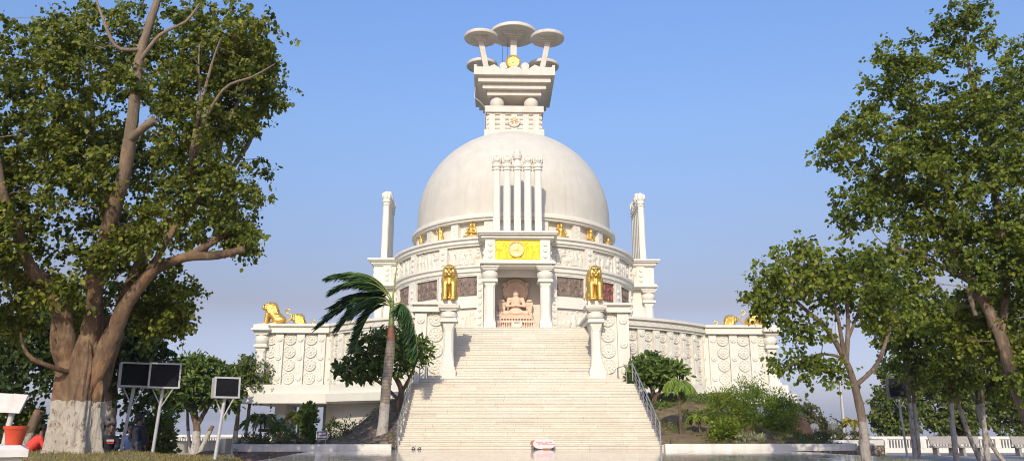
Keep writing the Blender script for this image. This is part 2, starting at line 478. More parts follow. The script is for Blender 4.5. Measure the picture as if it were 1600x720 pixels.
def leaves(name, P, D, Nn, S, tint, mat, tpl, parent, off=None):
    if off is None: off = LOC[parent.name] if parent is not None else (0, 0, 0)
    P = np.asarray(P, float) - np.array(off); D = unit(np.asarray(D, float)); Nn = np.asarray(Nn, float)
    B = unit(np.cross(Nn, D)); Nn = np.cross(D, B)
    T, F = tpl
    n = len(P); k = len(T)
    V = (P[:, None, :] + S[:, None, None] * (T[None, :, 0:1] * D[:, None, :] + T[None, :, 1:2] * B[:, None, :] + T[None, :, 2:3] * Nn[:, None, :])).reshape(-1, 3)
    quads = [f for f in F if len(set(f)) == 4]; tris = [f for f in F if len(set(f)) == 3]
    base = (np.arange(n) * k)[:, None]
    loops = []; sizes = []
    for f in F:
        f = list(dict.fromkeys(f))
        loops.append((base + np.array(f)[None, :])); sizes.append(len(f))
    idx = np.concatenate([l.reshape(n, -1) for l in loops], axis=1).reshape(-1)
    cnt = np.tile(np.array(sizes), n)
    starts = np.concatenate([[0], np.cumsum(cnt)[:-1]])
    me = bpy.data.meshes.new(name)
    me.vertices.add(len(V)); me.vertices.foreach_set('co', V.astype(np.float32).ravel())
    me.loops.add(len(idx)); me.loops.foreach_set('vertex_index', idx.astype(np.int32))
    me.polygons.add(len(cnt)); me.polygons.foreach_set('loop_start', starts.astype(np.int32))
    at = me.attributes.new('tint', 'FLOAT', 'FACE')
    at.data.foreach_set('value', np.repeat(tint, len(F)).astype(np.float32))
    me.materials.append(mat)
    me.update(calc_edges=True); me.validate()
    o = bpy.data.objects.new(name, me)
    link(o, parent)
    if parent is None: LOC[o.name] = Vector((0, 0, 0))
    return o

def in_ellipsoids(rng, lobes, bias=.45):
    out = []
    for c, r, n in lobes:
        d = unit(rng.normal(size=(n, 3)))
        q = rng.random(n)[:, None] ** bias
        out.append(np.array(c) + d * q * np.array(r))
    return np.concatenate(out)

def spray_leaves(rng, C, per, spread, size, droop=.7, wind=(-.35, .1, 0), sprays=4, up=.5, flat=.75):
    """leaf positions, directions, normals around twig ends C"""
    Ps, Ds, Ns = [], [], []
    n = len(C)
    for s in range(sprays):
        sd = unit(rng.normal(size=(n, 3)) * np.array([1, 1, flat]) + np.array(wind) * .8)
        ln = spread * (.5 + rng.random(n))
        m = max(1, per // sprays)
        for k in range(m):
            t = (k + rng.random(n)) / m
            p = C + sd * (ln * t)[:, None] + rng.normal(size=(n, 3)) * spread * .12
            p[:, 2] -= (ln * t) ** 2 * .25
            Ps.append(p)
            Ds.append(sd * .55 + np.array([0, 0, -droop]) + np.array(wind) * .7 + rng.normal(size=(n, 3)) * .55)
            Ns.append(np.array([-.1, -.6, up]) + rng.normal(size=(n, 3)) * .8)
    P = np.concatenate(Ps); D = np.concatenate(Ds); Nn = np.concatenate(Ns)
    S = size * (.45 + .85 * rng.random(len(P)))
    return P, D, Nn, S

def tree(name, label, cat, stems, lobes, leaf, barkmat, seed=1, group=None, twig=.012, sides=8, part='trunk', base=None, extra=None, maxr=.05, bend=.16):
    rng = np.random.default_rng(seed); rnd = random.Random(seed)
    base = base or stems[0][0][:3]
    root = thing(name, base, label, cat, group)
    mb = MB(); nodes = []; nr = []
    for st in stems:
        pts = [Vector(p[:3]) for p in st]; rr = [p[3] for p in st]
        fine = []; fr = []
        for i in range(len(pts) - 1):
            p0 = pts[max(0, i - 1)]; p1 = pts[i]; p2 = pts[i + 1]; p3 = pts[min(len(pts) - 1, i + 2)]
            m = max(2, int((p2 - p1).length / .18))
            m = min(m, 8)
            for k in range(m):
                t = k / m
                q = .5 * ((2 * p1) + (p2 - p0) * t + (2 * p0 - 5 * p1 + 4 * p2 - p3) * t * t + (3 * p1 - p0 - 3 * p2 + p3) * t ** 3)
                fine.append(q); fr.append(rr[i] + (rr[i + 1] - rr[i]) * t)
        fine.append(pts[-1]); fr.append(rr[-1])
        fr = [r * (1 + .07 * rnd.uniform(-1, 1)) for r in fr]
        k0 = len(mb.v)
        mb.tube(fine, fr, sides + 6)
        for q in range(k0, len(mb.v)):           # knots, hollows and flutes along the limbs
            rk = min(.3, fr[min(len(fr) - 1, (q - k0) // (sides + 6))])
            p = Vector(mb.v[q])
            p += mnoise.noise_vector(Vector((p.x * 2.4, p.y * 2.4, p.z * 1.3)) + Vector((seed, 0, 0))) * rk * .30 + mnoise.noise_vector(Vector((p.x * 7, p.y * 7, p.z * 2.5))) * rk * .13
            mb.v[q] = tuple(p)
        for p, r in list(zip(fine, fr))[len(fine) // 4:]:
            nodes.append(p); nr.append(r)
    C = in_ellipsoids(rng, lobes, leaf.get('bias', .45))
    NP = np.array([tuple(p) for p in nodes]); NR = np.array(nr)
    d0 = np.array([np.min(np.linalg.norm(NP - c, axis=1)) for c in C])
    for i in np.argsort(d0):
        c = C[i]
        v = NP - c
        d = np.linalg.norm(v, axis=1) + np.maximum(0, v[:, 2]) * .8 + np.where(NR < .007, .5, 0)
        j = int(np.argmin(d)); p0 = Vector(NP[j]); p1 = Vector(c)
        ln = (p1 - p0).length
        if ln < .05: continue
        r0 = min(NR[j] * .62, .006 + twig * ln, maxr); r0 = max(r0, .005)
        k = max(2, min(6, int(ln / .3) + 1))
        path = [p0]
        side = Vector((rnd.uniform(-1, 1), rnd.uniform(-1, 1), rnd.uniform(-.3, .7))) * ln * bend
        for q in range(1, k + 1):
            t = q / k
            path.append(p0.lerp(p1, t) + side * math.sin(PI * t) + Vector((rnd.uniform(-1, 1), rnd.uniform(-1, 1), rnd.uniform(-1, 1))) * ln * .03 * (t < 1))
        rr = [r0 + (.0045 - r0) * (q / k) for q in range(k + 1)]
        mb.tube(path, rr, 4 if r0 < .025 else 6, cap=False)
        NP = np.concatenate([NP, np.array([tuple(p) for p in path[1:]])]); NR = np.concatenate([NR, np.array(rr[1:])])
    if extra: extra(mb)
    mb.build(part, barkmat, root, smooth=50)
    P, D, Nn, S = spray_leaves(rng, C, leaf['per'], leaf['spread'], leaf['size'], leaf.get('droop', .7), leaf.get('wind', (-.35, .1, 0)), leaf.get('sprays', 4), leaf.get('up', .5), leaf.get('flat', .75))
    keep = np.linalg.norm(P - np.tile(C, (len(P) // len(C), 1)), axis=1) < leaf['spread'] * 1.5
    P, D, Nn, S = P[keep], D[keep], Nn[keep], S[keep]
    # each lump of the crown has its own greenness
    lump = np.sin(P[:, 0] * 1.3 + seed) * np.sin(P[:, 1] * 1.1 + 2) * np.sin(P[:, 2] * 1.7 + seed * 2)
    tint = np.clip(.42 + .2 * lump + rng.normal(size=len(P)) * .22, 0, 1)
    leaves('crown', P, D, Nn, S, tint, leaf['mat'], leaf.get('tpl', HEART), root)
    return root

def bush(name, label, c, r, n, size, mat, seed=1, cat='bush', group=None, tpl=LANCE, stemmat=None, droop=.1, up=.6, outward=.9, ground=None, hollow=.5, upd=.4):
    """a shrub: stems from the ground and leaf tufts through its volume"""
    rng = np.random.default_rng(seed)
    gz = c[2] - r[2] if ground is None else ground
    root = thing(name, (c[0], c[1], gz), label, cat, group)
    nt_ = 40 + int(60 * r[0])                       # leaf tufts at the twig ends
    dt = unit(rng.normal(size=(nt_, 3)))
    qt = (hollow + (1 - hollow) * rng.random(nt_) ** .6) * rng.uniform(.75, 1.15, nt_)
    T_ = np.array(c) + dt * qt[:, None] * np.array(r)
    k_ = rng.integers(0, nt_, n); tj = rng.normal(size=(n, 3)) * min(r) * .17
    P = T_[k_] + tj
    keep = P[:, 2] > gz + .02
    P = P[keep]; tj = tj[keep]; k_ = k_[keep]; m = len(P)
    D = unit(tj) * .7 + dt[k_] * outward * .6 + np.array([0, 0, upd - droop]) + rng.normal(size=(m, 3)) * .3
    Nn = np.array([0, -.3, up]) + rng.normal(size=(m, 3)) * .6
    S = size * (.6 + .7 * rng.random(m))
    tint = np.clip(.45 + (rng.random(nt_)[k_] - .5) * .5 + rng.normal(size=m) * .17, 0, 1)
    mb = MB(); rnd = random.Random(seed)
    for k in range(7):
        a = rnd.uniform(0, 2 * PI); f = rnd.uniform(.2, .7)
        e = Vector((c[0] + math.cos(a) * r[0] * f, c[1] + math.sin(a) * r[1] * f, c[2] + r[2] * rnd.uniform(0, .6)))
        b = Vector((c[0] + math.cos(a) * .06, c[1] + math.sin(a) * .06, gz - .05))
        mb.tube([b, b.lerp(e, .5) + Vector((0, 0, .08)), e], [.022, .014, .006], 5)
    mb.build('stem', stemmat or M['bk_brown'], root)
    leaves('foliage', P, D, Nn, S, tint, mat, tpl, root)
    return root

# ------------------------------------------------------------------ setting
def structure(name, mb, mat, smooth=None):
    o = mb.build(name, mat, None, smooth)
    o['kind'] = 'structure'
    return o

def ground():
    mb = MB(); rings = []; n = 72
    for r in (0.01, 20, 45, 62, 75, 95, 130, 200, 320, 500, 900, 1600, 2800, 4500, 6000):
        k = min(1, max(0, (r - 66) / 300)); z = -.01 - 46 * (k * k * (3 - 2 * k))
        rings.append([(r * math.cos(2 * PI * j / n), 40 + r * math.sin(2 * PI * j / n), z) for j in range(n)])
    mb.loft(rings, cap=False)
    o = structure('ground', mb, M['ground'], 60)
    mb = MB(); mb.add([(-40, 8, .004), (44, 8, .004), (44, 58, .004), (-40, 58, .004)], [(0, 1, 2, 3)])
    structure('paving', mb, M['paving'])
ground()

def platform():
    pts = [(-7.3, 9), (-7.35, 20.5), (-7.75, 26), (-7.95, 29.9), (-5.42, 30.2), (-5.42, 31.3), (5.42, 31.3), (5.42, 30.75), (8.7, 30.9), (9.4, 27), (10, 20), (10.2, 9)]
    mb = MB()
    mb.loft([[(x, y, 0) for x, y in pts], [(x, y, .6) for x, y in pts]])
    structure('marble_platform', mb, M['floor'])
platform()

def smooth01(t):
    t = min(1, max(0, t)); return t * t * (3 - 2 * t)

def hn(x, y):
    return .06 * math.sin(x * 2.3 + y) + .05 * math.sin(y * 3.1 - x * 1.7) + .03 * math.sin(x * 7 + 1) * math.sin(y * 6)

def bank(name, xs, ys, zf, mat):
    mb = MB(); vs = []; fs = []
    nx, ny = len(xs), len(ys)
    for y in ys:
        for x in xs: vs.append((x, y, zf(x, y)))
    for j in range(ny - 1):
        for i in range(nx - 1):
            a = j * nx + i; fs.append((a, a + 1, a + nx + 1, a + nx))
    mb.add(vs, fs)
    return structure(name, mb, mat, 80)

def zleft(x, y):
    k = smooth01((x + 9.6) / 5.0)
    z = .66 + max(0, y - 30.6) * .40 * k
    return min(z, 2.75) + hn(x, y) * .8
def zright(x, y):
    k = 1 - smooth01((x - 9.6) / 4.5)
    z = .66 + max(0, y - 31.2) * .29 * k
    return min(z, 2.95) + hn(x, y) * .8
fr = lambda a, b, n: [a + (b - a) * i / n for i in range(n + 1)]
bank('left_bank', fr(-11.3, -5.2, 36), fr(30.5, 41.6, 56), zleft, M['pitch'])
bank('right_bank', fr(5.2, 13.2, 44), fr(31.0, 43.0, 60), zright, M['bankr'])

def kerb(name, path, label, masonry_label):
    """painted kerb band on a rubble masonry footing"""
    root = thing(name, (path[0][0], path[0][1], 0), label, 'kerb')
    def strip(off0, off1, z0, z1):
        mb = MB(); rings = []
        for i, (x, y) in enumerate(path):
            a = Vector(path[max(0, i - 1)]); b = Vector(path[min(len(path) - 1, i + 1)])
            t = (b - a).normalized(); nrm = Vector((t.y, -t.x))
            p0 = Vector((x, y)) + nrm * off0; p1 = Vector((x, y)) + nrm * off1
            rings.append([(p0.x, p0.y, z0), (p1.x, p1.y, z0), (p1.x, p1.y, z1), (p0.x, p0.y, z1)])
        return mb.loft(rings)
    strip(-.17, .17, .54, .80).build('painted_band', M['kerb'], root)
    strip(-.13, .13, -.02, .54).build('masonry_footing', M['masonry'], root)
    return root
arc = lambda cx, cy, r, a0, a1, n: [(cx + r * math.cos(RAD(a0 + (a1 - a0) * i / n)), cy + r * math.sin(RAD(a0 + (a1 - a0) * i / n))) for i in range(n + 1)]
kerb('garden_kerb', arc(-10.3, 31.6, 1.1, 180, 270, 6)[0:0] + [(-11.4, 40)] + arc(-10.3, 31.5, 1.1, 180, 270, 8) + [(-8, 30.42), (-5.27, 30.45)],
     'white kerb around the garden bed left of the marble stairs', '')
kerb('garden_kerb', [(5.27, 30.95), (8, 30.95)] + [(12.1 + .9 * math.cos(RAD(a)) , 31.85 + .9 * math.sin(RAD(a))) for a in (270, 292, 315, 338, 360)] + [(13.2, 34.5)],
     'white kerb on masonry around the garden bed right of the stairs', '')
kerb('garden_kerb', [(13.6, 40.4), (15.5, 40.15), (17.3, 40.2), (18.5, 40.5), (18.9, 41.2), (18.9, 45)],
     'low kerb on masonry in front of the glass domed floodlights at right', '')
bank('small_bed', fr(13.3, 18.9, 16), fr(40.35, 45, 12), lambda x, y: .68 + hn(x, y) * .6, M['soil'])

def zmound(x, y):
    dx, dy = x + 11.8, y - 20
    z = .60 + .22 * math.exp(-(dx * dx + dy * dy) / 5.5)
    e = smooth01((-7.75 - x) / .7) * smooth01((22.9 - y) / .9)
    return z * e + hn(x * 1.3, y * 1.3) * .25 - .03 * (1 - e)
bank('grass_mound', fr(-20, -7.6, 48), fr(9, 23, 46), zmound, M['turf'])

def grass():
    rng = np.random.default_rng(5); n = 36000
    P = np.stack([rng.uniform(-18.5, -7.9, n), 22.6 - 6.5 * rng.random(n) ** 1.6, np.zeros(n)], 1)
    keep = np.sin(P[:, 0] * 1.7) * np.sin(P[:, 1] * 1.4 + P[:, 0]) + rng.normal(size=n) * .5 > -.5
    P = P[keep]
    P[:, 2] = [zmound(x, y) - .01 for x, y in P[:, :2]]
    n = len(P)
    D = np.array([0, 0, .8]) + rng.normal(size=(n, 3)) * np.array([.5, .5, .15])
    Nn = rng.normal(size=(n, 3)) * np.array([1, 1, .1])
    S = .055 + .06 * rng.random(n)
    o = leaves('grass', P, D, Nn, S, np.clip(rng.normal(.5, .25, n), 0, 1), M['grass'], (BLADE[0] * np.array([1, 2.4, 1]), BLADE[1]), None)
    o['kind'] = 'stuff'; o['label'] = 'dry yellow green grass on the mound under the big tree'
    o['category'] = 'grass'
grass()

# ------------------------------------------------------------------ staircase
RIS = .1549; TRD = .305
def staircase():
    root = thing('staircase', (0, 31, .6), 'broad white marble staircase climbing to the stupa doorway', 'staircase')
    def step_mesh(h, d):
        mb = MB()
        mb.box(-h, h, 0, d, 0, RIS - .058)
        mb.box(-h + .02, h - .02, .012, d, RIS - .058, RIS - .046)
        mb.box(-h - .01, h + .01, -.018, d, RIS - .046, RIS - .002)
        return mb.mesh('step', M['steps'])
    cache = {}
    y = 31.0
    for i in range(41):
        z = .6 + i * RIS
        h = 5.25
        if i >= 18: h = (4.95, 4.92, 4.62, 4.25)[i - 18] if i < 22 else 3.88
        if i == 18: y += .6           # landing
        key = (h, i in (17, 21, 40))
        if key not in cache: cache[key] = step_mesh(h, 1.0 if i == 17 else (.4 if i == 21 else .345))
        o = bpy.data.objects.new('step', cache[key]); link(o, root)
        o.location = Vector((0, y, z)) - LOC[root.name]
        y += TRD
        if i == 21: y = 38.31
    # solid core under the steps
    mb = MB()
    prof = [(31.32, -.02), (36.4, 2.92), (37.9, 3.28), (38.6, 3.9), (44.0, 6.6), (44.0, -.02)]
    mb.loft([[(-5.18, a, b) for a, b in prof], [(5.18, a, b) for a, b in prof]])
    mb2 = MB(); mb2.loft([[(-5.18, a, min(b, 3.2)) for a, b in prof[:3] + [(44, 3.2), (44, -.02)]], [(5.18, a, min(b, 3.2)) for a, b in prof[:3] + [(44, 3.2), (44, -.02)]]])
    mb2.build('stair_core', M['white'], root)
    mb3 = MB(); p3 = [(38.4, 3.1), (38.4, 3.75), (43.9, 6.5), (43.9, 3.1)]
    mb3.loft([[(-3.8, a, b) for a, b in p3], [(3.8, a, b) for a, b in p3]])
    mb3.build('stair_core', M['white'], root)
    return y
YTOP = staircase()
print('stairs end at', YTOP)

def handrail(sgn, label):
    x = 5.13 * sgn
    root = thing('handrail', (x, 31.1, .6), label, 'handrail', 'stainless handrails of the staircase')
    def zs(y): return .6 + RIS * (math.floor((y - 31.0) / TRD) + 1)
    y0, y1 = 30.93, 36.5
    zt0, zt1 = .6 + 1.02, .6 + 18 * RIS + .95
    mb = MB(); mb.tube([(x, y0, zt0), (x, y0 + .12, zt0 + .06), (x, y1, zt1)], .03, 8)
    mb.build('top_rail', M['steel'], root)
    for k in (.3, .55, .8):
        MB().tube([(x, y0, zt0 - k * .9), (x, y1, zt1 - k * .9)], .016, 6).build('lower_rail', M['steel'], root)
    for i in range(8):
        t = i / 7; y = y0 + (y1 - y0) * t
        zb = .6 if i == 0 else zs(y) - .01
        MB().tube([(x, y, zb), (x, y, zt0 + (zt1 - zt0) * t)], .036 if i in (0, 7) else .022, 8).build('post', M['steel'], root)
    # short return rail along the landing
    zl = .6 + 18 * RIS
    xe = x - sgn * .55
    MB().tube([(x, y1, zt1), (xe, 37.6, zl + .82)], .024, 8).build('landing_rail', M['steel'], root)
    for t in (.4, .98):
        px, py = x + (xe - x) * t, y1 + (37.6 - y1) * t
        MB().tube([(px, py, zl), (px, py, zl + .93 - .12 * t)], .024, 8).build('post', M['steel'], root)
handrail(-1, 'stainless steel handrail on the left edge of the marble stairs')
handrail(1, 'stainless steel handrail on the right edge of the marble stairs')

# ------------------------------------------------------------------ stupa
ST = thing('stupa', (0, CY, 0), 'white domed stupa with tiered stone umbrellas and curved wings', 'stupa')

def part(mb, name, mat='white', parent=None, smooth=None):
    return mb.build(name, M[mat] if isinstance(mat, str) else mat, parent or ST, smooth)

def zigzag(mb, Mf, u0, u1, v0, v1, n, r=.018):
    pts = []
    for i in range(2 * n + 1):
        u = u0 + (u1 - u0) * i / (2 * n); v = v0 if i % 2 == 0 else v1
        pts.append(Mf(u, v))
    for a, b in zip(pts[:-1], pts[1:]): mb.tube([a, b], r, 4)

def disc(mb, Mx, u, v, w, prof, n=20):
    """round ornament lying on a wall; prof = (r, height)"""
    mb.lathe([(r, z) for r, z in prof], Mx @ Matrix.Translation((u, v, w)), n)

def medal(mb, Mx, u, v, w, r):
    prof = [(r, -.05), (r, .075), (r * .93, .085), (r * .86, .05), (r * .62, .045), (r * .56, .08), (r * .40, .085), (r * .34, .05), (r * .22, .05), (r * .2, .1), (r * .1, .115), (.004, .115)]
    disc(mb, Mx, u, v, w, prof, 24)
    for k in range(10):
        a = 2 * PI * k / 10
        c = Mx @ Vector((u + r * .74 * math.cos(a), v + r * .74 * math.sin(a), w + .05))
        mb.ell(c, (r * .12,) * 3, None, 6, 4)

def boss(mb, Mx, u, v, w, r):
    disc(mb, Mx, u, v, w, [(r, -.04), (r, .05), (r * .86, .07), (r * .55, .06), (r * .3, .085), (.004, .09)], 14)

def relief(fn, w, h, seed, depth, nx, nz, style=0):
    rng = np.random.default_rng(seed)
    U, V = np.meshgrid(np.linspace(-w / 2, w / 2, nx), np.linspace(0, h, nz))
    H = np.zeros_like(U)
    def cap(x0, y0, x1, y1, r, a):
        nonlocal H
        dx, dy = x1 - x0, y1 - y0; l2 = dx * dx + dy * dy + 1e-9
        t = np.clip(((U - x0) * dx + (V - y0) * dy) / l2, 0, 1)
        d = np.sqrt((U - x0 - t * dx) ** 2 + (V - y0 - t * dy) ** 2)
        H = np.maximum(H, a * np.sqrt(np.clip(1 - (d / r) ** 2, 0, 1)))
    n = max(3, int(w / (h * .30)))
    rows = 2 if style == 2 else 1
    for row in range(rows):
        hh = h / rows; b = row * hh
        for i in range(n):
            x = -w / 2 + (i + .5 + rng.uniform(-.25, .25)) * w / n
            s = hh * rng.uniform(.75, 1.0)
            k = rng.random()
            if k < .68:      # a standing or seated figure
                ln = rng.uniform(-.05, .05) * hh
                cap(x, b + .05 * s, x + ln, b + .5 * s, .10 * hh, .7); cap(x + ln, b + .42 * s, x + ln, b + .62 * s, .125 * hh, .9)
                cap(x + ln, b + .76 * s, x + ln, b + .80 * s, .075 * hh, 1)
                sg = rng.choice([-1, 1]); cap(x + ln, b + .62 * s, x + ln + sg * .16 * hh, b + rng.uniform(.4, .85) * s, .045 * hh, .8)
                cap(x - .06 * hh, b + .03, x - .07 * hh, b + .35 * s, .05 * hh, .8); cap(x + .07 * hh, b + .03, x + .06 * hh, b + .35 * s, .05 * hh, .8)
            elif k < .85:    # tree with a round crown
                cap(x, b, x, b + .5 * s, .03 * hh, .6)
                for q in range(7): cap(x + rng.uniform(-.2, .2) * hh, b + rng.uniform(.5, .9) * s, x + rng.uniform(-.2, .2) * hh, b + rng.uniform(.55, .9) * s, .085 * hh, .75)
            else:            # animal
                cap(x - .14 * hh, b + .35 * s, x + .14 * hh, b + .35 * s, .13 * hh, .9); cap(x + .18 * hh, b + .5 * s, x + .22 * hh, b + .48 * s, .085 * hh, 1)
                for q in (-.15, -.08, .09, .16): cap(x + q * hh, b + .02, x + q * hh, b + .3 * s, .04 * hh, .7)
        for q in range(n):
            x = rng.uniform(-w / 2, w / 2); y = b + hh * rng.uniform(.82, .98)
            cap(x, y, x + rng.uniform(-.1, .1) * hh, y, .05 * hh, .6)
    if style == 2:           # panels cut into framed slabs
        for q in range(1, 3):
            x = -w / 2 + q * w / 3
            H = np.where(np.abs(U - x) < .035, 0, H)
        H = np.where(np.abs(V - h / 2) < .03, 0, H)
    edge = np.minimum(np.minimum(U + w / 2, w / 2 - U), np.minimum(V, h - V))
    H = np.where(edge < .015 * w, 0, H)
    mb = MB()
    vs = [fn(U[j, i], V[j, i], depth * H[j, i]) for j in range(nz) for i in range(nx)]
    fs = [(j * nx + i, j * nx + i + 1, (j + 1) * nx + i + 1, (j + 1) * nx + i) for j in range(nz - 1) for i in range(nx - 1)]
    return mb.add(vs, fs)

def cyl(r, deg, z):
    def fn(u, v, w):
        a = RAD(deg) + u / r
        return ((r + w) * math.sin(a), CY - (r + w) * math.cos(a), z + v)
    return fn

# -- core, terraces, niche ring, dome
def ringpart(name, prof, a0=0, a1=360, n=96, mat='white', parent=None, smooth=30):
    full = abs(a1 - a0) >= 360
    return part(MB().sector(prof, a0, a1, n, cap=not full), name, mat, parent, smooth)

def mirror_deg(*d):
    return [x for a in d for x in (a, -a)]

lower = ringpart('lower_terrace', [(0.01, 6.9), (8.25, 6.9), (8.25, 10.62), (0.01, 10.62)], 13, 347, 88)
part(MB().sector([(.01, 0), (8.24, 0), (8.24, 6.88), (.01, 6.88)], 0, 360, 72, cap=False), 'core_drum', 'white', None, 30)
ringpart('terrace_floor', [(8.26, 6.45), (14.4, 6.45), (14.4, 6.78), (8.26, 6.78)], 19, 341, 66, parent=lower)
ringpart('terrace_cornice', [(8.2, 10.62), (8.45, 10.62), (8.45, 10.74), (8.56, 10.78), (8.56, 11.02), (8.68, 11.06), (8.68, 11.2), (8.2, 11.2)], 0, 360, 96, parent=lower)
ringpart('ledge', [(8.2, 8.55), (8.5, 8.55), (8.5, 9.0), (8.42, 9.08), (8.2, 9.2)], 14.2, 82, 40, parent=lower)
ringpart('ledge', [(8.2, 8.55), (8.5, 8.55), (8.5, 9.0), (8.42, 9.08), (8.2, 9.2)], -82, -14.2, 40, parent=lower)
for d in mirror_deg(15.6, 33.4, 53.0, 73.0):
    mb = MB(); Mx = pframe(8.25, d, 0)
    w = .2 if abs(d) < 20 else .31
    top = 10.6
    mb.box(-w, w, 6.9, top, -.1, .24, Mx)
    for k in range(9 if abs(d) < 20 else 8):
        boss(mb, Mx, 0, 7.15 + k * .42, .24, .125)
    part(mb, 'pilaster', 'white', lower, 30)
RED = (43.3,)
for i, d in enumerate(mirror_deg(23.6, 43.3, 63)):
    mt = 'red' if d in RED else 'slate'
    w = 2 * 8.3 * math.sin(RAD(6.9)); w = w if abs(d) < 60 else w * .95
    if abs(d) < 30: w *= .98
    part(relief(cyl(8.32, d, 9.36), w, 1.16, 20 + i, .10, 54, 30, 2), 'stone_panel', mt, lower, 60)
    fm = MB(); Mx = pframe(8.25, d, 0)
    for (a, b, c, e) in ((-w / 2 - .06, w / 2 + .06, 10.53, 10.6), (-w / 2 - .06, -w / 2 + .0, 9.3, 10.53), (w / 2, w / 2 + .06, 9.3, 10.53)):
        fm.box(a, b, c, e, -.1, .16, Mx)
    part(fm, 'panel_frame', 'white', lower)
    part(relief(cyl(8.30, d, 7.05), w, 1.45, 40 + i, .11, 50, 34), 'relief_panel', 'relief', lower, 60)

upper = ringpart('upper_terrace', [(0.01, 11.2), (8.3, 11.2), (8.3, 12.45), (0.01, 12.45)], 0, 360, 96)
ringpart('terrace_cornice', [(6.6, 12.45), (8.5, 12.45), (8.5, 12.55), (8.62, 12.6), (8.62, 12.8), (8.75, 12.84), (8.75, 12.98), (6.6, 13.0)], 0, 360, 96, parent=upper)
for d in mirror_deg(33.4, 53.0, 73.0):
    mb = MB(); Mx = pframe(8.3, d, 0)
    mb.box(-.3, .3, 11.2, 12.44, -.1, .2, Mx)
    for k in range(3): boss(mb, Mx, 0, 11.45 + k * .37, .2, .14)
    part(mb, 'pilaster', 'white', upper, 30)
for i, d in enumerate(mirror_deg(22.5, 43.3, 63)):
    w = 2.15 if abs(d) > 30 else 2.5
    part(relief(cyl(8.32, d, 11.24), w, 1.16, 60 + i, .12, 60, 32), 'relief_panel', 'relief', upper, 60)

niche = ringpart('niche_ring', [(0.01, 13.0), (6.85, 13.0), (6.85, 14.45), (0.01, 14.45)], 0, 360, 96)
ringpart('niche_cornice', [(6.5, 14.42), (7.30, 14.42), (7.30, 14.52), (7.44, 14.58), (7.44, 14.74), (7.3, 14.78), (7.3, 14.9), (6.5, 14.95)], 0, 360, 96, parent=niche)
for d in mirror_deg(14.6, 34.5, 55, 75):
    mb = MB(); Mx = pframe(6.85, d, 0)
    mb.box(-.29, .29, 13.0, 14.42, -.1, .3, Mx)
    zigzag(mb, lambda u, v: Mx @ Vector((u, v, .3)), -.2, .2, 13.1, 13.1, 1, .001)
    pts = [Mx @ Vector(((-.17 if k % 2 else .17), 13.1 + k * .155, .3)) for k in range(9)]
    for a, b in zip(pts[:-1], pts[1:]): mb.tube([a, b], .022, 4)
    part(mb, 'pilaster', 'white', niche)

def dome():
    prof = [(7.05, 14.9), (7.05, 15.5), (7.05, 16.0)]
    for i in range(1, 41):
        t = i / 40 * PI / 2
        prof.append((max(.01, 7.05 * math.cos(t) ** (2 / 2.04)), 16 + 6.75 * math.sin(t) ** (2 / 2.04)))
    rings = []
    n = 96
    for r, z in prof: rings.append([(r * math.sin(2 * PI * j / n), CY - r * math.cos(2 * PI * j / n), z) for j in range(n)])
    part(MB().loft(rings), 'dome', 'dome', None, 60)
dome()

# -- gates: one is built facing the viewer, copies face the two sides
def column_profile(z0, z1, h, cap=1.0):
    """square chamfered column with a flaring foot and a ball capital, z0..z1"""
    H = z1 - z0; c = h * .38
    return [(h * 1.5, .02, z0), (h * 1.5, .02, z0 + .12), (h * 1.2, .02, z0 + .18), (h * 1.2, .02, z0 + .45), (h * 1.1, c, z0 + .6), (h * .98, c, z0 + .95),
            (h, c, z0 + H * .5), (h, c, z1 - 1.25), (h * 1.1, .03, z1 - 1.1), (h * 1.1, .02, z1 - .94)]

def capital(mb, cx, cy, z1, h):
    mb.sq([(h * 1.55, .02, z1 - .94), (h * 1.55, .02, z1 - .80), (h * 1.35, .02, z1 - .795), (h * 1.35, .02, z1 - .76)], cx, cy)
    mb.lathe([(h * 1.2, z1 - .76), (h * 1.55, z1 - .66), (h * 1.66, z1 - .5), (h * 1.58, z1 - .34), (h * 1.25, z1 - .24)], Matrix.Translation((cx, cy, 0)), 24)
    mb.sq([(h * 1.4, .02, z1 - .24), (h * 1.4, .02, z1 - .16), (h * 1.62, .02, z1 - .155), (h * 1.62, .02, z1 - .08), (h * 1.85, .02, z1 - .075), (h * 1.85, .02, z1)], cx, cy)

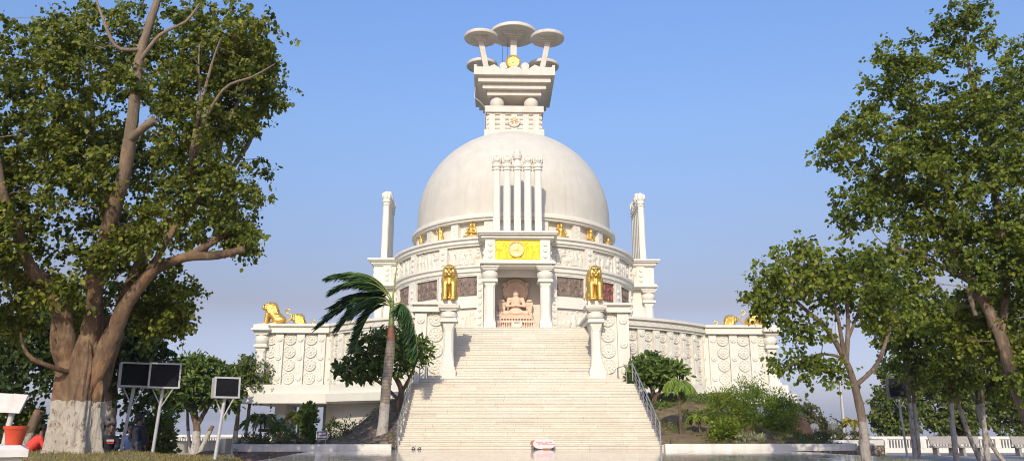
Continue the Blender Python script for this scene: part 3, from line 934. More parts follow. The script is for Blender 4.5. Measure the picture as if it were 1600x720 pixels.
def gate(front):
    mb = MB()
    # entablature block
    yb = CY - 6.6; yf = CY - 9.75
    mb.box(-1.98, 1.98, yf, yb, 10.98, 12.42)
    g = part(mb, 'gate', 'white')
    mb = MB()
    for (h, d, z0, z1) in ((2.05, .10, 10.80, 10.93), (2.28, .3, 10.93, 11.03), (2.2, .22, 11.03, 11.15), (2.1, .14, 12.42, 12.5), (2.2, .26, 12.5, 12.68), (2.36, .42, 12.68, 12.76), (2.44, .5, 12.76, 12.88)):
        mb.box(-h, h, yf - d, yb, z0, z1)
    part(mb, 'cornice', 'white', g)
    Mf = frame((0, yf, 0), (0, -1))
    for s in (-1, 1):
        mb = MB()
        mb.box(s * 1.66 - .3, s * 1.66 + .3, 11.16, 12.42, 0, .1, Mf)
        for k in range(3): boss(mb, Mf, s * 1.66, 11.42 + k * .37, .1, .13)
        part(mb, 'pilaster', 'white', g, 30)
    for s in (-1, 1):
        mb = MB(); Ms = frame((s * 1.98, CY - 8.9, 0), (s, 0))
        mb.box(-.28, .28, 11.16, 12.42, 0, .08, Ms)
        for k in range(3): boss(mb, Ms, 0, 11.42 + k * .37, .08, .13)
        part(mb, 'pilaster', 'white', g, 30)
        rl = relief(lambda u, v, w: tuple(frame((s * 1.99, CY - 9.35 if False else CY - 8.1, 0), (s, 0)) @ Vector((u, v, w))), .9, 1.1, 90 + s, .1, 30, 30)
        mb = MB(); mb.add([(p[0], p[1], p[2] + 11.22) for p in rl.v], rl.f)
        part(mb, 'relief_panel', 'relief', g, 60)
    fz = relief(lambda u, v, w: (u, yf - .02 - w, 11.16 + v), 2.7, 1.25, 7, .09, 80, 40, 0)
    f = part(fz, 'frieze', 'yellow', g, 60)
    mb = MB(); Mw = frame((-.09, yf - .03, 11.83), (0, -1))
    mb.lathe([(.5, 0), (.5, .12), (.46, .15), (.41, .13), (.40, .06), (.02, .06)], Mw, 32)
    for k in range(24):
        a = 2 * PI * k / 24
        mb.tube([Mw @ Vector((.1 * math.cos(a), .1 * math.sin(a), .08)), Mw @ Vector((.40 * math.cos(a), .40 * math.sin(a), .08))], .016, 4)
    mb.lathe([(.11, .05), (.11, .12), (.05, .15), (.004, .15)], Mw, 16)
    part(mb, 'wheel', 'palegold', g, 30)
    # door columns
    for s in (-1, 1):
        mb = MB(); mb.sq(column_profile(6.95, 10.8, .30), s * 1.66, yf + .32)
        c = part(mb, 'door_column', 'white', g)
        mb = MB(); capital(mb, s * 1.66, yf + .32, 10.795, .30)
        part(mb, 'capital', 'white', c, 35)
    # five free standing columns on the roof
    for k in range(5):
        x = (k - 2) * .645; y = CY - 9.25
        mb = MB()
        mb.sq([(.215, .02, 12.88), (.215, .02, 13.7), (.225, .075, 13.85), (.222, .075, 15.5), (.215, .075, 17.0)], x, y)
        c = part(mb, 'column', 'white', g)
        mb = MB(); T = Matrix.Translation((x, y, 0))
        if k != 2:
            mb.lathe([(.22, 17.0), (.29, 17.02), (.29, 17.08), (.25, 17.11), (.245, 17.17), (.30, 17.22), (.31, 17.34), (.27, 17.42), (.26, 17.46), (.29, 17.5), (.29, 17.6), (.28, 17.85), (.22, 17.98), (.1, 18.05), (.01, 18.1)], T, 20)
            Mf = frame((x, y - .27, 17.73), (0, -1))
            mb.lathe([(.2, -.1), (.2, .05), (.165, .07), (.15, .04), (.105, .04), (.10, .07), (.07, .07), (.06, .04), (.004, .06)], Mf, 16)
            for a in range(8):
                b = 2 * PI * a / 8 + .2
                mb.ell((x + .27 * math.cos(b), y + .27 * math.sin(b), 17.7), (.07, .07, .26), None, 8, 6)
        else:
            mb.lathe([(.22, 17.0), (.29, 17.02), (.29, 17.08), (.25, 17.11), (.25, 17.17), (.31, 17.22), (.32, 17.34), (.27, 17.42), (.21, 17.6), (.19, 17.7), (.26, 17.74), (.27, 17.84), (.31, 17.92), (.30, 18.05), (.2, 18.12), (.21, 18.2), (.2, 18.32), (.12, 18.42), (.01, 18.47)], T, 20)
        part(mb, 'capital', 'white', c, 35)
    return g
G = gate(True)
SG = []
for ang in (90, -90):
    c = copy_tree(G, ST)
    c.rotation_euler = (0, 0, RAD(ang))
    SG.append(c)
# outer faces of the side gates seen from the front: solid wall under the cornice
for s in (-1, 1):
    mb = MB()
    mb.box(s * 8.0 if s > 0 else -9.35, 9.35 if s > 0 else -8.0, CY - 1.7, CY + 1.7, 6.8, 10.79)
    part(mb, 'side_wall', 'white')
# door niche behind the front columns
mb = MB()
mb.box(-1.95, 1.95, 48.3, 48.6, 6.9, 11.19)
mb.box(-1.95, -1.72, 46.9, 48.298, 6.9, 11.19); mb.box(1.72, 1.95, 46.9, 48.298, 6.9, 11.19)
mb.box(-1.72, 1.72, 46.9, 48.298, 11.1, 11.19); mb.box(-1.72, 1.72, 46.4, 46.8, 10.42, 10.79)
part(mb, 'door_niche', 'grey')
mb = MB(); mb.box(-3.89, 3.89, 43.99, 50.0, 6.5, .6 + 41 * RIS - .004)
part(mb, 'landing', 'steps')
mb = MB(); mb.box(1.05, 1.7, 47.9, 48.29, 6.95, 8.3)
part(mb, 'low_wall', 'relief')

# -- lion pillars and the flank blocks beside the upper stairs
def lion_pillar(s):
    x = s * 3.64; y = 38.05
    mb = MB(); mb.sq([(.40, .01, 3.6), (.40, .01, 4.12), (.35, .01, 4.125), (.35, .01, 4.26), (.30, .02, 4.3), (.29, .03, 4.42), (.265, .06, 4.7), (.245, .09, 5.0), (.24, .09, 6.0), (.29, .03, 6.3), (.31, .02, 6.44)], x, y)
    p = part(mb, 'lion_pillar', 'white')
    mb = MB()
    mb.sq([(.43, .01, 6.44), (.43, .01, 6.53), (.39, .01, 6.535), (.39, .01, 6.62)], x, y)
    mb.lathe([(.32, 6.62), (.41, 6.68), (.435, 6.8), (.41, 6.93), (.33, 6.99)], Matrix.Translation((x, y, 0)), 24)
    mb.sq([(.38, .01, 6.99), (.38, .01, 7.05), (.44, .01, 7.055), (.44, .01, 7.11), (.5, .01, 7.115), (.54, .01, 7.26)], x, y)
    mb.sq([(.38, .01, 7.262), (.38, .01, 7.5)], x, y)
    part(mb, 'capital', 'white', p, 35)
    # flank block
    mb = MB(); x0, x1 = sorted((s * 3.9, s * 5.36))
    mb.box(x0, x1, 38.45, 46.6, 3.2, 7.0)
    b = part(mb, 'flank_block', 'white')
    mb = MB()
    xa, xb = sorted((s * 3.75, s * 5.5)); mb.box(xa, xb, 38.1, 46.6, 7.0, 7.12); 
    xa, xb = sorted((s * 3.85, s * 5.42)); mb.box(xa, xb, 38.22, 46.6, 7.12, 7.36)
    xa, xb = sorted((s * 3.72, s * 5.52)); mb.box(xa, xb, 38.06, 46.6, 7.36, 7.48)
    Mf = frame((s * 4.65, 38.215, 7.24), (0, -1))
    zigzag(mb, lambda u, v: Mf @ Vector((u, v, 0)), -.7, .7, -.1, .1, 3, .014)
    part(mb, 'cornice', 'white', b)
    Mf = frame((0, 38.45, 0), (0, -1))
    mb = MB(); mb.box(s * 5.05 - .29, s * 5.05 + .29, 3.4, 6.99, 0, .2, Mf)
    mb.box(s * 5.05 - .05, s * 5.05 + .05, 4.1, 6.5, .2, .225, Mf)
    for v in (4.15, 5.42, 6.6): boss(mb, Mf, s * 5.05, v, .2, .19)
    part(mb, 'pilaster', 'white', b, 30)
    mb = MB(); mb.box(s * 4.32 - .42, s * 4.32 + .42, 3.4, 6.98, 0, .03, Mf)
    for k in range(4): medal(mb, Mf, s * 4.3, 4.35 + k * .775, .03, .36)
    part(mb, 'medallion_panel', 'white', b, 30)
for s in (-1, 1): lion_pillar(s)

# -- curved wings with their end pavilions
def wing(s):
    w = part(MB().sector([(13.9, 3.7), (14.7, 3.7), (14.7, 6.7), (13.9, 6.7)], *sorted((s * 20, s * 47.5)), n=24), 'wing', 'white', None, 30)
    ringpart('cornice', [(13.8, 6.62), (14.95, 6.62), (14.95, 6.72), (15.05, 6.76), (15.05, 7.04), (15.18, 7.08), (15.18, 7.22), (13.8, 7.22)], *sorted((s * 19.5, s * 47.2)), n=28, parent=w)
    mb = MB(); zigzag(mb, lambda u, v: polar(15.06, s * u, v), 21, 46.5, 6.82, 7.0, 13, .014)
    part(mb, 'zigzag_band', 'white', w)
    da = 4.13
    for k in range(7):
        d = s * (22.2 + k * da)
        mb = MB(); Mx = pframe(14.7, d, 0)
        mb.box(-.23, .23, 3.75, 6.62, -.05, .2, Mx)
        mb.box(-.035, .035, 4.1, 6.4, .2, .225, Mx)
        for v in (4.15, 5.3, 6.35): boss(mb, Mx, 0, v, .2, .16)
        part(mb, 'pilaster', 'white', w, 30)
        if k < 6:
            mb = MB(); Mx = pframe(14.7, d + s * da / 2, 0)
            mb.box(-.3, .3, 3.75, 6.62, -.05, .015, Mx)
            for q in range(4): medal(mb, Mx, 0, 4.12 + q * .72, .015, .29)
            part(mb, 'medallion_panel', 'white', w, 30)
    # base slab and the round wall beneath
    a0, a1 = sorted((s * 18, s * 48.5))
    ringpart('base_slab', [(12.5, 2.72), (15.25, 2.72), (15.55, 2.8), (15.55, 3.22), (15.25, 3.25), (15.25, 3.75), (12.5, 3.75)], a0, a1, 28, parent=w)
    a0, a1 = sorted((s * 14, s * 51))
    ringpart('support_wall', [(13.2, -.05), (14.3, -.05), (14.3, 2.72), (13.2, 2.72)], a0, a1, 28, parent=w)
    # end pavilion
    X = lambda a, b: sorted((s * a, s * b))
    e = part(MB().box(*X(10.75, 14.35), 44.75, 50.6, 3.75, 6.7), 'end_pavilion', 'white')
    mb = MB()
    mb.box(*X(10.9, 14.95), 44.42, 50.8, 6.68, 6.78); mb.box(*X(10.9, 14.85), 44.5, 50.8, 6.78, 7.06); mb.box(*X(10.9, 15.0), 44.38, 50.85, 7.06, 7.2)
    Mz = frame((s * 12.4, 44.495, 6.92), (0, -1)); zigzag(mb, lambda u, v: Mz @ Vector((u, v, 0)), -1.4, 1.6, -.1, .1, 6, .014)
    part(mb, 'cornice', 'white', e)
    mb = MB(); mb.box(*X(14.2, 15.25), 44.1, 45.15, 6.8, 6.93); mb.box(*X(14.3, 15.15), 44.2, 45.05, 6.93, 7.14)
    part(mb, 'corner_cap', 'white', e)
    Mf = frame((0, 44.75, 0), (0, -1))
    for u in (11.32, 12.52, 13.72):
        mb = MB(); mb.box(s * u - .23, s * u + .23, 3.76, 6.67, 0, .16, Mf)
        mb.box(s * u - .035, s * u + .035, 4.1, 6.4, .16, .185, Mf)
        for v in (4.15, 5.3, 6.35): boss(mb, Mf, s * u, v, .16, .165)
        part(mb, 'pilaster', 'white', e, 30)
    for u in (11.92, 13.12, 14.2):
        mb = MB(); mb.box(s * u - .33, s * u + .33, 3.76, 6.67, 0, .02, Mf)
        for q in range(4): medal(mb, Mf, s * u, 4.15 + q * .735, .02, .34)
        part(mb, 'medallion_panel', 'white', e, 30)
    mb = MB(); mb.sq(column_profile(3.75, 6.8, .25), s * 14.72, 44.72)
    c = part(mb, 'end_column', 'white', e)
    mb = MB(); capital(mb, s * 14.72, 44.72, 6.795, .25)
    part(mb, 'capital', 'white', c, 35)
    mb = MB(); mb.box(*X(10.6, 15.65), 43.75, 52, 2.72, 3.25); mb.box(*X(10.6, 15.3), 44.0, 51.8, 3.25, 3.75)
    part(mb, 'base_slab', 'white', e)
    for (u, y, h) in ((13.75, 46.2, .3), (12.6, 47.6, .38), (14.3, 50.5, .3), (11.9, 50.6, .3)):
        mb = MB(); mb.box(*X(u - h, u + h), y - h, y + h, -.02, 2.72)
        part(mb, 'support_column', 'white', e)
for s in (-1, 1): wing(s)

# -- harmika and stone umbrellas on top of the dome
def harmika():
    mb = MB(); c = CY
    mb.box(-2.2, 2.2, c - 2.2, c + 2.2, 21.6, 22.62)
    h = part(mb, 'harmika', 'tower')
    mb = MB(); mb.box(-1.8, 1.8, c - 1.8, c + 1.8, 22.62, 23.86)
    part(mb, 'inner_block', 'tower', h)
    for ang in (0, 90, 180, 270):
        R_ = Matrix.Translation((0, c, 0)) @ Matrix.Rotation(RAD(ang), 4, 'Z')
        mb = MB()
        xs = (-1.83, -.92, .0, .92) + ((1.83,) if ang == 0 else (1.83,))
        for x in (-1.62, -.86, 0, .86, 1.62):
            mb.box(x - .21, x + .21, -2.08, -1.72, 22.62, 23.86, R_)
        for z in (22.86, 23.24, 23.62):
            mb.tube([R_ @ Vector((-1.95, -1.86, z)), R_ @ Vector((1.95, -1.86, z))], .197, 14)
        part(mb, 'stone_railing', 'tower', h, 35)
    mb = MB(); mb.box(-2.02, 2.02, c - 2.02, c + 2.02, 23.86, 24.0); mb.box(-2.18, 2.18, c - 2.18, c + 2.18, 24.0, 24.48)
    part(mb, 'railing_slab', 'tower', h)
    mb = MB(); Mf = frame((0, c - 2.09, 23.25), (0, -1))
    mb.lathe([(.42, 0), (.42, .08), (.36, .1), (.3, .06), (.004, .06)], Mf, 24)
    for k in range(8):
        a = 2 * PI * k / 8
        mb.ell(Mf @ Vector((.33 * math.cos(a), .33 * math.sin(a), .06)), (.12, .06, .12), None, 8, 6)
    wl = part(mb, 'white_wheel', 'tower', h, 35)
    mb = MB()
    for k in range(8):
        a = 2 * PI * k / 8
        mb.tube([Mf @ Vector((.07 * math.cos(a), .07 * math.sin(a), .12)), Mf @ Vector((.29 * math.cos(a), .29 * math.sin(a), .12))], [.02, .035], 6)
    part(mb, 'gold_spokes', 'palegold', wl)
    for sx in (-1, 1):
        for sy in (-1, 1):
            mb = MB(); T = Matrix.Translation((sx * 1.28, c + sy * 1.4, 0))
            mb.lathe([(.3, 24.48), (.42, 24.58), (.52, 24.8), (.535, 24.98), (.5, 25.16), (.4, 25.32), (.36, 25.36), (.40, 25.4), (.40, 25.62), (.34, 25.66)], T, 24)
            part(mb, 'stone_ball', 'tower', h, 40)
    mb = MB()
    for hh, z0, z1 in ((1.98, 25.62, 25.74), (2.3, 25.74, 25.99), (2.64, 25.99, 26.34), (2.98, 26.34, 26.66)):
        pass
    lay = ((2.02, 25.40, 25.78), (2.36, 25.78, 26.18), (2.69, 26.18, 26.60), (3.0, 26.60, 26.98))
    for hh, z0, z1 in lay: mb.box(-hh, hh, c - hh, c + hh, z0, z1 - .002)
    st = part(mb, 'stepped_crown', 'tower', h)
    for ang in (0, 90, 180, 270):
        R_ = Matrix.Translation((0, c, 0)) @ Matrix.Rotation(RAD(ang), 4, 'Z')
        mb = MB()
        y0, y1 = -3.0, -2.8
        prof = [(-2.98, 26.98), (-2.98, 27.4), (-2.7, 27.22), (-1.95, 27.22), (-1.5, 27.42), (-.98, 27.04), (-.62, 27.04), (-.3, 27.2), (0, 27.34), (.3, 27.2), (.62, 27.04), (.98, 27.04), (1.5, 27.42), (1.95, 27.22), (2.7, 27.22), (2.98, 27.4), (2.98, 26.98)]
        mb.loft([[R_ @ Vector((x, y0, z)) for x, z in prof], [R_ @ Vector((x, y1, z)) for x, z in prof]])
        part(mb, 'parapet', 'tower', st)
        for x in (-.8, .8):
            mb = MB()
            mb.lathe([(.3, -.08), (.3, .08)], Matrix.Translation(R_ @ Vector((x, -2.7, 27.4))) @ Matrix.Rotation(RAD(ang), 4, 'Z') @ Matrix.Rotation(PI / 2, 4, 'X'), 18)
            part(mb, 'scroll', 'tower', st, 35)
    mb = MB(); Mf = frame((-.1, c - 2.75, 27.72), (0, -1))
    mb.lathe([(.56, -.04), (.56, .08), (.5, .12), (.42, .08), (.34, .08), (.3, .13), (.22, .13), (.18, .08), (.12, .08), (.10, .15), (.004, .17)], Mf, 32)
    for k in range(24):
        a = 2 * PI * k / 24; mb.ell(Mf @ Vector((.46 * math.cos(a), .46 * math.sin(a), .1)), (.04, .04, .04), None, 6, 4)
    part(mb, 'gold_wheel', 'gold', st, 30)
    # umbrellas
    def umbrella(x, y, z, r, foot, q):
        mb = MB(); T = Matrix.Translation((x, y, 0))
        mb.lathe([(r * .985, z), (r, z + .03), (r * 1.0, z + .26 * q), (r * .97, z + .3 * q), (r * .6, z + .42 * q), (.02, z + .5 * q)], T, 48)
        u = part(mb, 'stone_umbrella', 'tower', None, 35)
        mb = MB()
        for i, f in enumerate((.19, .29, .385, .48)):
            mb.sq([(r * f, .01, z - (4 - i) * .115 * q), (r * f, .01, z - (3 - i) * .115 * q - .002 + (.01 if i == 3 else 0))], x, y)
        part(mb, 'stepped_soffit', 'tower', u)
        mb = MB(); f = Vector(foot); t = Vector((x, y, z - .4 * q)); 
        hw = .24 if q > .9 else .2
        mb.loft([[(p.x - hw, p.y - hw, p.z), (p.x + hw, p.y - hw, p.z), (p.x + hw, p.y + hw, p.z), (p.x - hw, p.y + hw, p.z)] for p in (f, t)])
        part(mb, 'post', 'tower', u)
    umbrella(0, c, 31.35, 1.86, (0, c, 26.9), 1.0)
    for sx in (-1, 1):
        umbrella(sx * 2.5, c - 2.5, 29.72, 1.27, (sx * 1.98, c - 2.1, 26.9), .85)
        umbrella(sx * 2.5, c + 2.5, 29.9, 1.27, (sx * 1.98, c + 2.1, 26.9), .85)
    mb = MB(); mb.tube([(-.85, c - .6, 26.9), (-.85, c - .6, 30.2)], .02, 5); mb.tube([(-.45, c + .4, 26.9), (-.45, c + .4, 31)], .015, 5)
    part(mb, 'lightning_rod', 'darkmetal', h)
    mb = MB(); mb.tube([(-2.9, c - 2.2, 25.9), (-2.95, c - 2.25, 25.1), (-2.5, c - 2.3, 24.7), (-2.15, c - 2.22, 24.3), (-2.15, c - 2.2, 22.7)], .02, 5)
    part(mb, 'cable', 'pole', h)
harmika()

# ------------------------------------------------------------------ statues
def place(root, loc, rz=0, s=1.0):
    root.location = loc; root.rotation_euler = (0, 0, rz); root.scale = (s, s, s)
    return root

def lion_mesh_thing(label, group):
    """seated lion facing -Y, 1.8 m tall, tail looping up behind"""
    root = thing('gold_lion', (0, 0, 0), label, 'lion statue', group)
    mb = MB()
    for s in (-1, 1):
        mb.cap((s * .2, -.46, .09), .115, (s * .2, -.38, .85), .15)             # foreleg
        mb.ell((s * .2, -.56, .07), (.13, .19, .075))
        for k in (-1, 0, 1): mb.ell((s * .2 + k * .07, -.71, .06), (.045, .06, .055), None, 8, 6)
        mb.ell((s * .27, .28, .34), (.17, .36, .32))                            # haunch
        mb.ell((s * .31, -.02, .08), (.11, .28, .085))                          # hind paw
        mb.cap((s * .2, .1, .5), .2, (s * .17, -.2, .95), .24)
        mb.ell((s * .24, -.38, 1.70), (.055, .05, .065))                       # ear
        mb.cap((s * .05, -.60, 1.60), .04, (s * .18, -.56, 1.63), .045)         # brow
        mb.ell((s * .085, -.69, 1.335), (.095, .085, .085))                     # muzzle pads
        mb.ell((s * .19, -.52, 1.38), (.095, .09, .18)); mb.ell((s * .15, -.50, 1.24), (.13, .12, .12))                         # cheek
        for k in range(5):                                                       # mane locks down the chest
            mb.cap((s * (.05 + k * .075), -.50 + k * .035, 1.16 - k * .005), .05, (s * (.04 + k * .085), -.54 + k * .06, .78 + k * .03), .035, 8)
        for k in range(7):                                                       # mane round the cheek and flank
            mb.cap((s * (.27 + .012 * k), -.40 + k * .075, 1.60 - .03 * k), .05, (s * (.315 + .010 * k), -.36 + k * .10, .95 - k * .02), .045, 8)
    mb.cap((0, .32, .42), .36, (0, -.14, .95), .33, 16)
    mb.ell((0, -.20, 1.05), (.35, .34, .36)); mb.ell((0, -.16, 1.40), (.345, .33, .40))
    mb.ell((0, -.36, 1.48), (.27, .28, .33)); mb.cap((0, -.48, 1.60), .085, (0, -.72, 1.44), .075)
    mb.ell((0, -.62, 1.22), (.12, .12, .06)); mb.ell((0, -.765, 1.44), (.075, .04, .05))
    mb.ell((0, .15, .16), (.36, .46, .14))
    body = blob(mb, 'body', M['gold'], root, .024, 2)
    mb = MB()
    for s in (-1, 1): mb.ell((s * .12, -.625, 1.555), (.038, .025, .03), None, 10, 8)
    mb.build('eyes', M['darkmetal'], root)
    mb = MB()
    mb.tube([(0, .58, .16), (.02, .8, .3), (.03, .98, .55), (.03, .95, .8), (0, .8, .88), (-.02, .66, .95), (-.02, .6, 1.12), (0, .68, 1.26), (0, .8, 1.25), (0, .88, 1.12)],
            [.06, .055, .05, .05, .05, .05, .05, .06, .07, .04], 8)
    mb.build('tail', M['gold'], root, smooth=60)
    return root
lionA = lion_mesh_thing('gold lion facing forward on the pillar left of the stairs', 'gold lions of the stupa')
place(lionA, (-3.64, 38.05, 7.5), 0, 1.0)
def lion(label, loc, rz, s):
    c = copy_tree(lionA); c['label'] = label
    place(c, loc, rz, s)
    if s < 1: c.scale = (.84, 1.0, .74)
    return c
lion('gold lion facing forward on the pillar right of the stairs', (3.64, 38.05, 7.5), 0, 1.0)
lion('gold lion in profile on the front corner of the left wing', (-14.2, 45.0, 7.2), -PI / 2, .80)
lion('gold lion at the rear of the left wing, only head and mane above the cornice', (-13.75, 49.6, 7.2), -PI / 2, .78)
lion('gold lion half hidden by leaves on the front corner of the right wing', (14.1, 45.0, 7.2), PI / 2, .80)
lion('gold lion at the rear of the right wing, only head and mane above the cornice', (13.75, 49.6, 7.2), PI / 2, .78)

def sitter(mb, hands='lap', s=1.0):
    """cross-legged figure facing -Y, about 1 m tall"""
    for k in (-1, 1):
        mb.cap((k * .16, .02, .12), .12, (k * .40, -.16, .10), .095)
        mb.cap((k * .40, -.16, .10), .09, (-k * .06, -.28, .09), .065)
        mb.ell((-k * .16, -.27, .11), (.11, .06, .045))
        mb.cap((k * .25, .02, .63), .08, (k * .33, -.02, .38), .065)
        if hands == 'chest':
            mb.cap((k * .33, -.02, .38), .06, (k * .06, -.22, .38), .045); mb.ell((k * .03, -.24, .41), (.045, .04, .075))
        elif hands == 'raised' and k == -1:
            mb.cap((k * .33, -.02, .38), .06, (k * .31, -.2, .62), .05); mb.ell((k * .31, -.22, .70), (.055, .03, .085))
            for q in range(4): mb.cap((k * .31 + (q - 1.5) * .026, -.22, .75), .015, (k * .31 + (q - 1.5) * .03, -.23, .83 - abs(q - 1.5) * .012), .011, 6)
        else:
            mb.cap((k * .33, -.02, .38), .06, (k * .10, -.22, .24), .05); mb.ell((k * .06, -.25, .22), (.09, .055, .035))
    mb.ell((0, .03, .17), (.27, .2, .15)); mb.cap((0, .04, .22), .16, (0, .02, .56), .20, 16); mb.ell((0, .02, .62), (.28, .13, .09))
    mb.cap((0, .01, .66), .07, (0, -.01, .76), .065)
    mb.ell((0, -.02, .85), (.12, .13, .145)); mb.ell((0, .02, .975), (.075, .08, .065)); mb.cap((0, -.13, .86), .018, (0, -.145, .83), .022, 6)
    for k in (-1, 1): mb.ell((k * .108, 0, .84), (.02, .03, .06))
    for k in (-1, 1): mb.ell((k * .042, -.122, .865), (.022, .014, .01))
    mb.ell((0, -.132, .795), (.03, .014, .012))

def gold_figure(kind, label, deg, s=1.0):
    root = thing('gold_statue', (0, 0, 0), label, 'gold statue', 'gold figures in the niches under the dome')
    mb = MB()
    if kind == 'stand':
        for k in (-1, 1):
            mb.cap((k * .09, 0, .08), .075, (k * .10, 0, .75), .105); mb.ell((k * .1, -.07, .04), (.06, .13, .045))
        mb.cap((0, .02, .2), .16, (0, .02, .8), .17); mb.cap((0, 0, .85), .15, (0, 0, 1.15), .18); mb.ell((0, 0, 1.18), (.23, .11, .08))
        mb.cap((-.22, 0, 1.16), .07, (-.30, -.02, .9), .055); mb.cap((-.30, -.02, .9), .055, (-.31, -.16, 1.12), .045); mb.ell((-.31, -.17, 1.2), (.045, .03, .085))
        mb.cap((.22, 0, 1.16), .07, (.28, 0, .9), .055); mb.cap((.28, 0, .9), .05, (.27, -.06, .66), .045); mb.ell((.27, -.06, .58), (.035, .04, .08))
        mb.cap((.2, .06, 1.0), .05, (.24, .06, .3), .06)
        mb.cap((0, 0, 1.2), .065, (0, 0, 1.3), .06); mb.ell((0, -.01, 1.4), (.095, .11, .125)); mb.ell((0, .02, 1.5), (.07, .07, .07)); mb.cap((0, -.11, 1.41), .016, (0, -.125, 1.38), .02, 6)
        hz, hr, sc_ = 1.40, .2, .72
    else:
        sitter(mb, kind); hz, hr, sc_ = .86, .21, 1.04
    blob(mb, 'body', M['gold'], root, .018, 2)
    mb = MB(); Mf = frame((0, .12, hz), (0, -1))
    mb.lathe([(hr, -.015), (hr, .02), (hr * .9, .025), (hr * .85, .01), (.01, .01)], Mf, 24)
    mb.build('halo', M['gold'], root, smooth=30)
    mb = MB(); mb.box(-.34, .34, -.3, .22, -.27, .0)
    mb.build('plinth', M['white'], root)
    p = polar(7.2, deg, 13.26)
    place(root, p, RAD(deg), sc_ * s)
    return root
gold_figure('chest', 'seated gold figure with hands at the chest, just left of the doorway block', -24)
gold_figure('stand', 'standing gold figure with one hand raised, in the left niche', -44.5)
gold_figure('stand', 'slim gold figure seen from the side at the left end of the niche ring', -65, .95)
gold_figure('raised', 'seated gold figure with one hand raised, just right of the doorway block', 24)
gold_figure('lap', 'seated gold figure with hands in its lap, in the right niche', 44.5)
gold_figure('lap', 'gold figure seen from the side at the right end of the niche ring', 65, .92)

def buddha():
    root = thing('stone_buddha', (0, 48.6, 6.95), 'pink stone seated buddha with round halo inside the doorway', 'buddha statue')
    o = Vector((-.03, 48.6, 6.95))
    mb = MB(); sitter(mb, 'chest')
    mb2 = MB(); mb2.v = [(p[0] * 1.68 + o.x, p[1] * 1.3 + o.y - .1, p[2] * 1.72 + 8.24) for p in mb.v]; mb2.f = mb.f
    blob(mb2, 'body', M['pink'], root, .024, 2)
    mb = MB(); Mf = frame((o.x, 48.98, 9.93), (0, -1))
    mb.lathe([(.82, -.06), (.82, .05), (.77, .09), (.71, .05), (.64, .05), (.6, .09), (.38, .06), (.01, .06)], Mf, 44)
    for k in range(30):
        a = 2 * PI * k / 30; mb.ell(Mf @ Vector((.675 * math.cos(a), .675 * math.sin(a), .05)), (.055, .045, .055), None, 6, 4)
    for s in (-1, 1):
        for q in range(7): mb.ell(Mf @ Vector((s * (.72 + .07 * math.sin(q * 2)), .42 + .07 * math.cos(q * 1.7), .1)), (.11, .08, .09), None, 8, 6)
    mb.build('halo', M['pink'], root, smooth=35)
    mb = MB()
    mb.box(o.x - 1.02, o.x + 1.02, 48.5, 49.05, 6.95, 8.05); mb.box(o.x - .93, o.x + .93, 48.05, 48.95, 8.05, 8.26)
    for s in (-1, 1):
        mb.box(o.x + s * .86 - .2, o.x + s * .86 + .2, 48.78, 49.0, 8.05, 9.1)
        mb.box(o.x + s * .85 - .25, o.x + s * .85 + .25, 48.74, 49.01, 8.98, 9.18)
        mb.ell((o.x + s * .88, 48.74, 8.6), (.16, .12, .28), None, 10, 8); mb.ell((o.x + s * .88, 48.76, 9.26), (.2, .12, .1), None, 10, 8)
        mb.ell((o.x + s * 1.0, 48.74, 8.3), (.12, .14, .2), None, 10, 8)
    for k in range(11): mb.ell((o.x - .8 + k * .16, 48.05, 8.15), (.06, .05, .08), None, 8, 6)
    mb.build('throne', M['pink'], root, smooth=30)
    mb = MB(); mb.box(o.x - 1.22, o.x + 1.22, 47.5, 48.4, 6.95, 7.2)
    for k in range(17): mb.box(o.x - 1.17 + k * .138, o.x - 1.10 + k * .138, 47.53, 47.61, 7.2, 7.72)
    mb.box(o.x - 1.22, o.x + 1.22, 47.5, 47.66, 7.72, 7.84)
    mb.box(o.x - 1.05, o.x + 1.05, 47.8, 48.4, 7.2, 7.9)
    for k in range(12): mb.box(o.x - 1.0 + k * .178, o.x - .93 + k * .178, 47.7, 47.78, 7.2, 8.0)
    mb.box(o.x - 1.04, o.x + 1.04, 47.68, 47.8, 7.98, 8.06)
    mb.build('altar_railing', M['pink'], root)
    return root
b_ = buddha()
k_ = .979
b_.scale = (k_, k_, k_); b_.location = Vector((-1.4, 0, 1.4)) + (Vector((0, 48.6, 6.95)) - Vector((-1.4, 0, 1.4))) * k_
def offering_box():
    root = thing('offering_box', (0, 46.4, 6.95), 'small pale offering box in front of the stone buddha', 'box')
    mb = MB(); mb.box(-.3, .24, 46.37, 46.65, 6.955, 7.3); mb.loft([[(-.32, 46.35, 7.3), (.26, 46.35, 7.3), (.26, 46.65, 7.3), (-.32, 46.65, 7.3)], [(-.36, 46.31, 7.62), (.30, 46.31, 7.62), (.30, 46.69, 7.62), (-.36, 46.69, 7.62)]])
    mb.build('box', M['relief'], root)
    MB().box(-.2, .14, 46.296, 46.306, 7.54, 7.57).build('coin_slot', M['darkmetal'], root)
    mb = MB(); mb.box(-.38, .32, 46.29, 46.71, 7.62, 7.66); mb.build('lid', M['relief'], root)
offering_box()
def barrier():
    root = thing('barrier', (-1.4, 47.0, 6.95), 'small white metal barrier beside the buddha at the doorway', 'barrier')
    mb = MB()
    for k in range(5): mb.tube([(-1.62 + k * .13, 46.3, 6.95), (-1.62 + k * .13, 46.3, 8.2)], .018, 5)
    mb.build('bars', M['signwhite'], root)
    mb = MB()
    for z in (7.2, 7.6, 8.0): mb.tube([(-1.66, 46.3, z), (-1.06, 46.3, z)], .018, 5)
    mb.build('rails', M['signwhite'], root)
barrier()
mb = MB(); mb.box(-2.9, -1.9, 44.45, 45.0, 6.957, 6.985)
o = mb.build('carpet', M['redcloth']); tag(o, 'strip of red carpet at the top of the stairs', 'carpet')

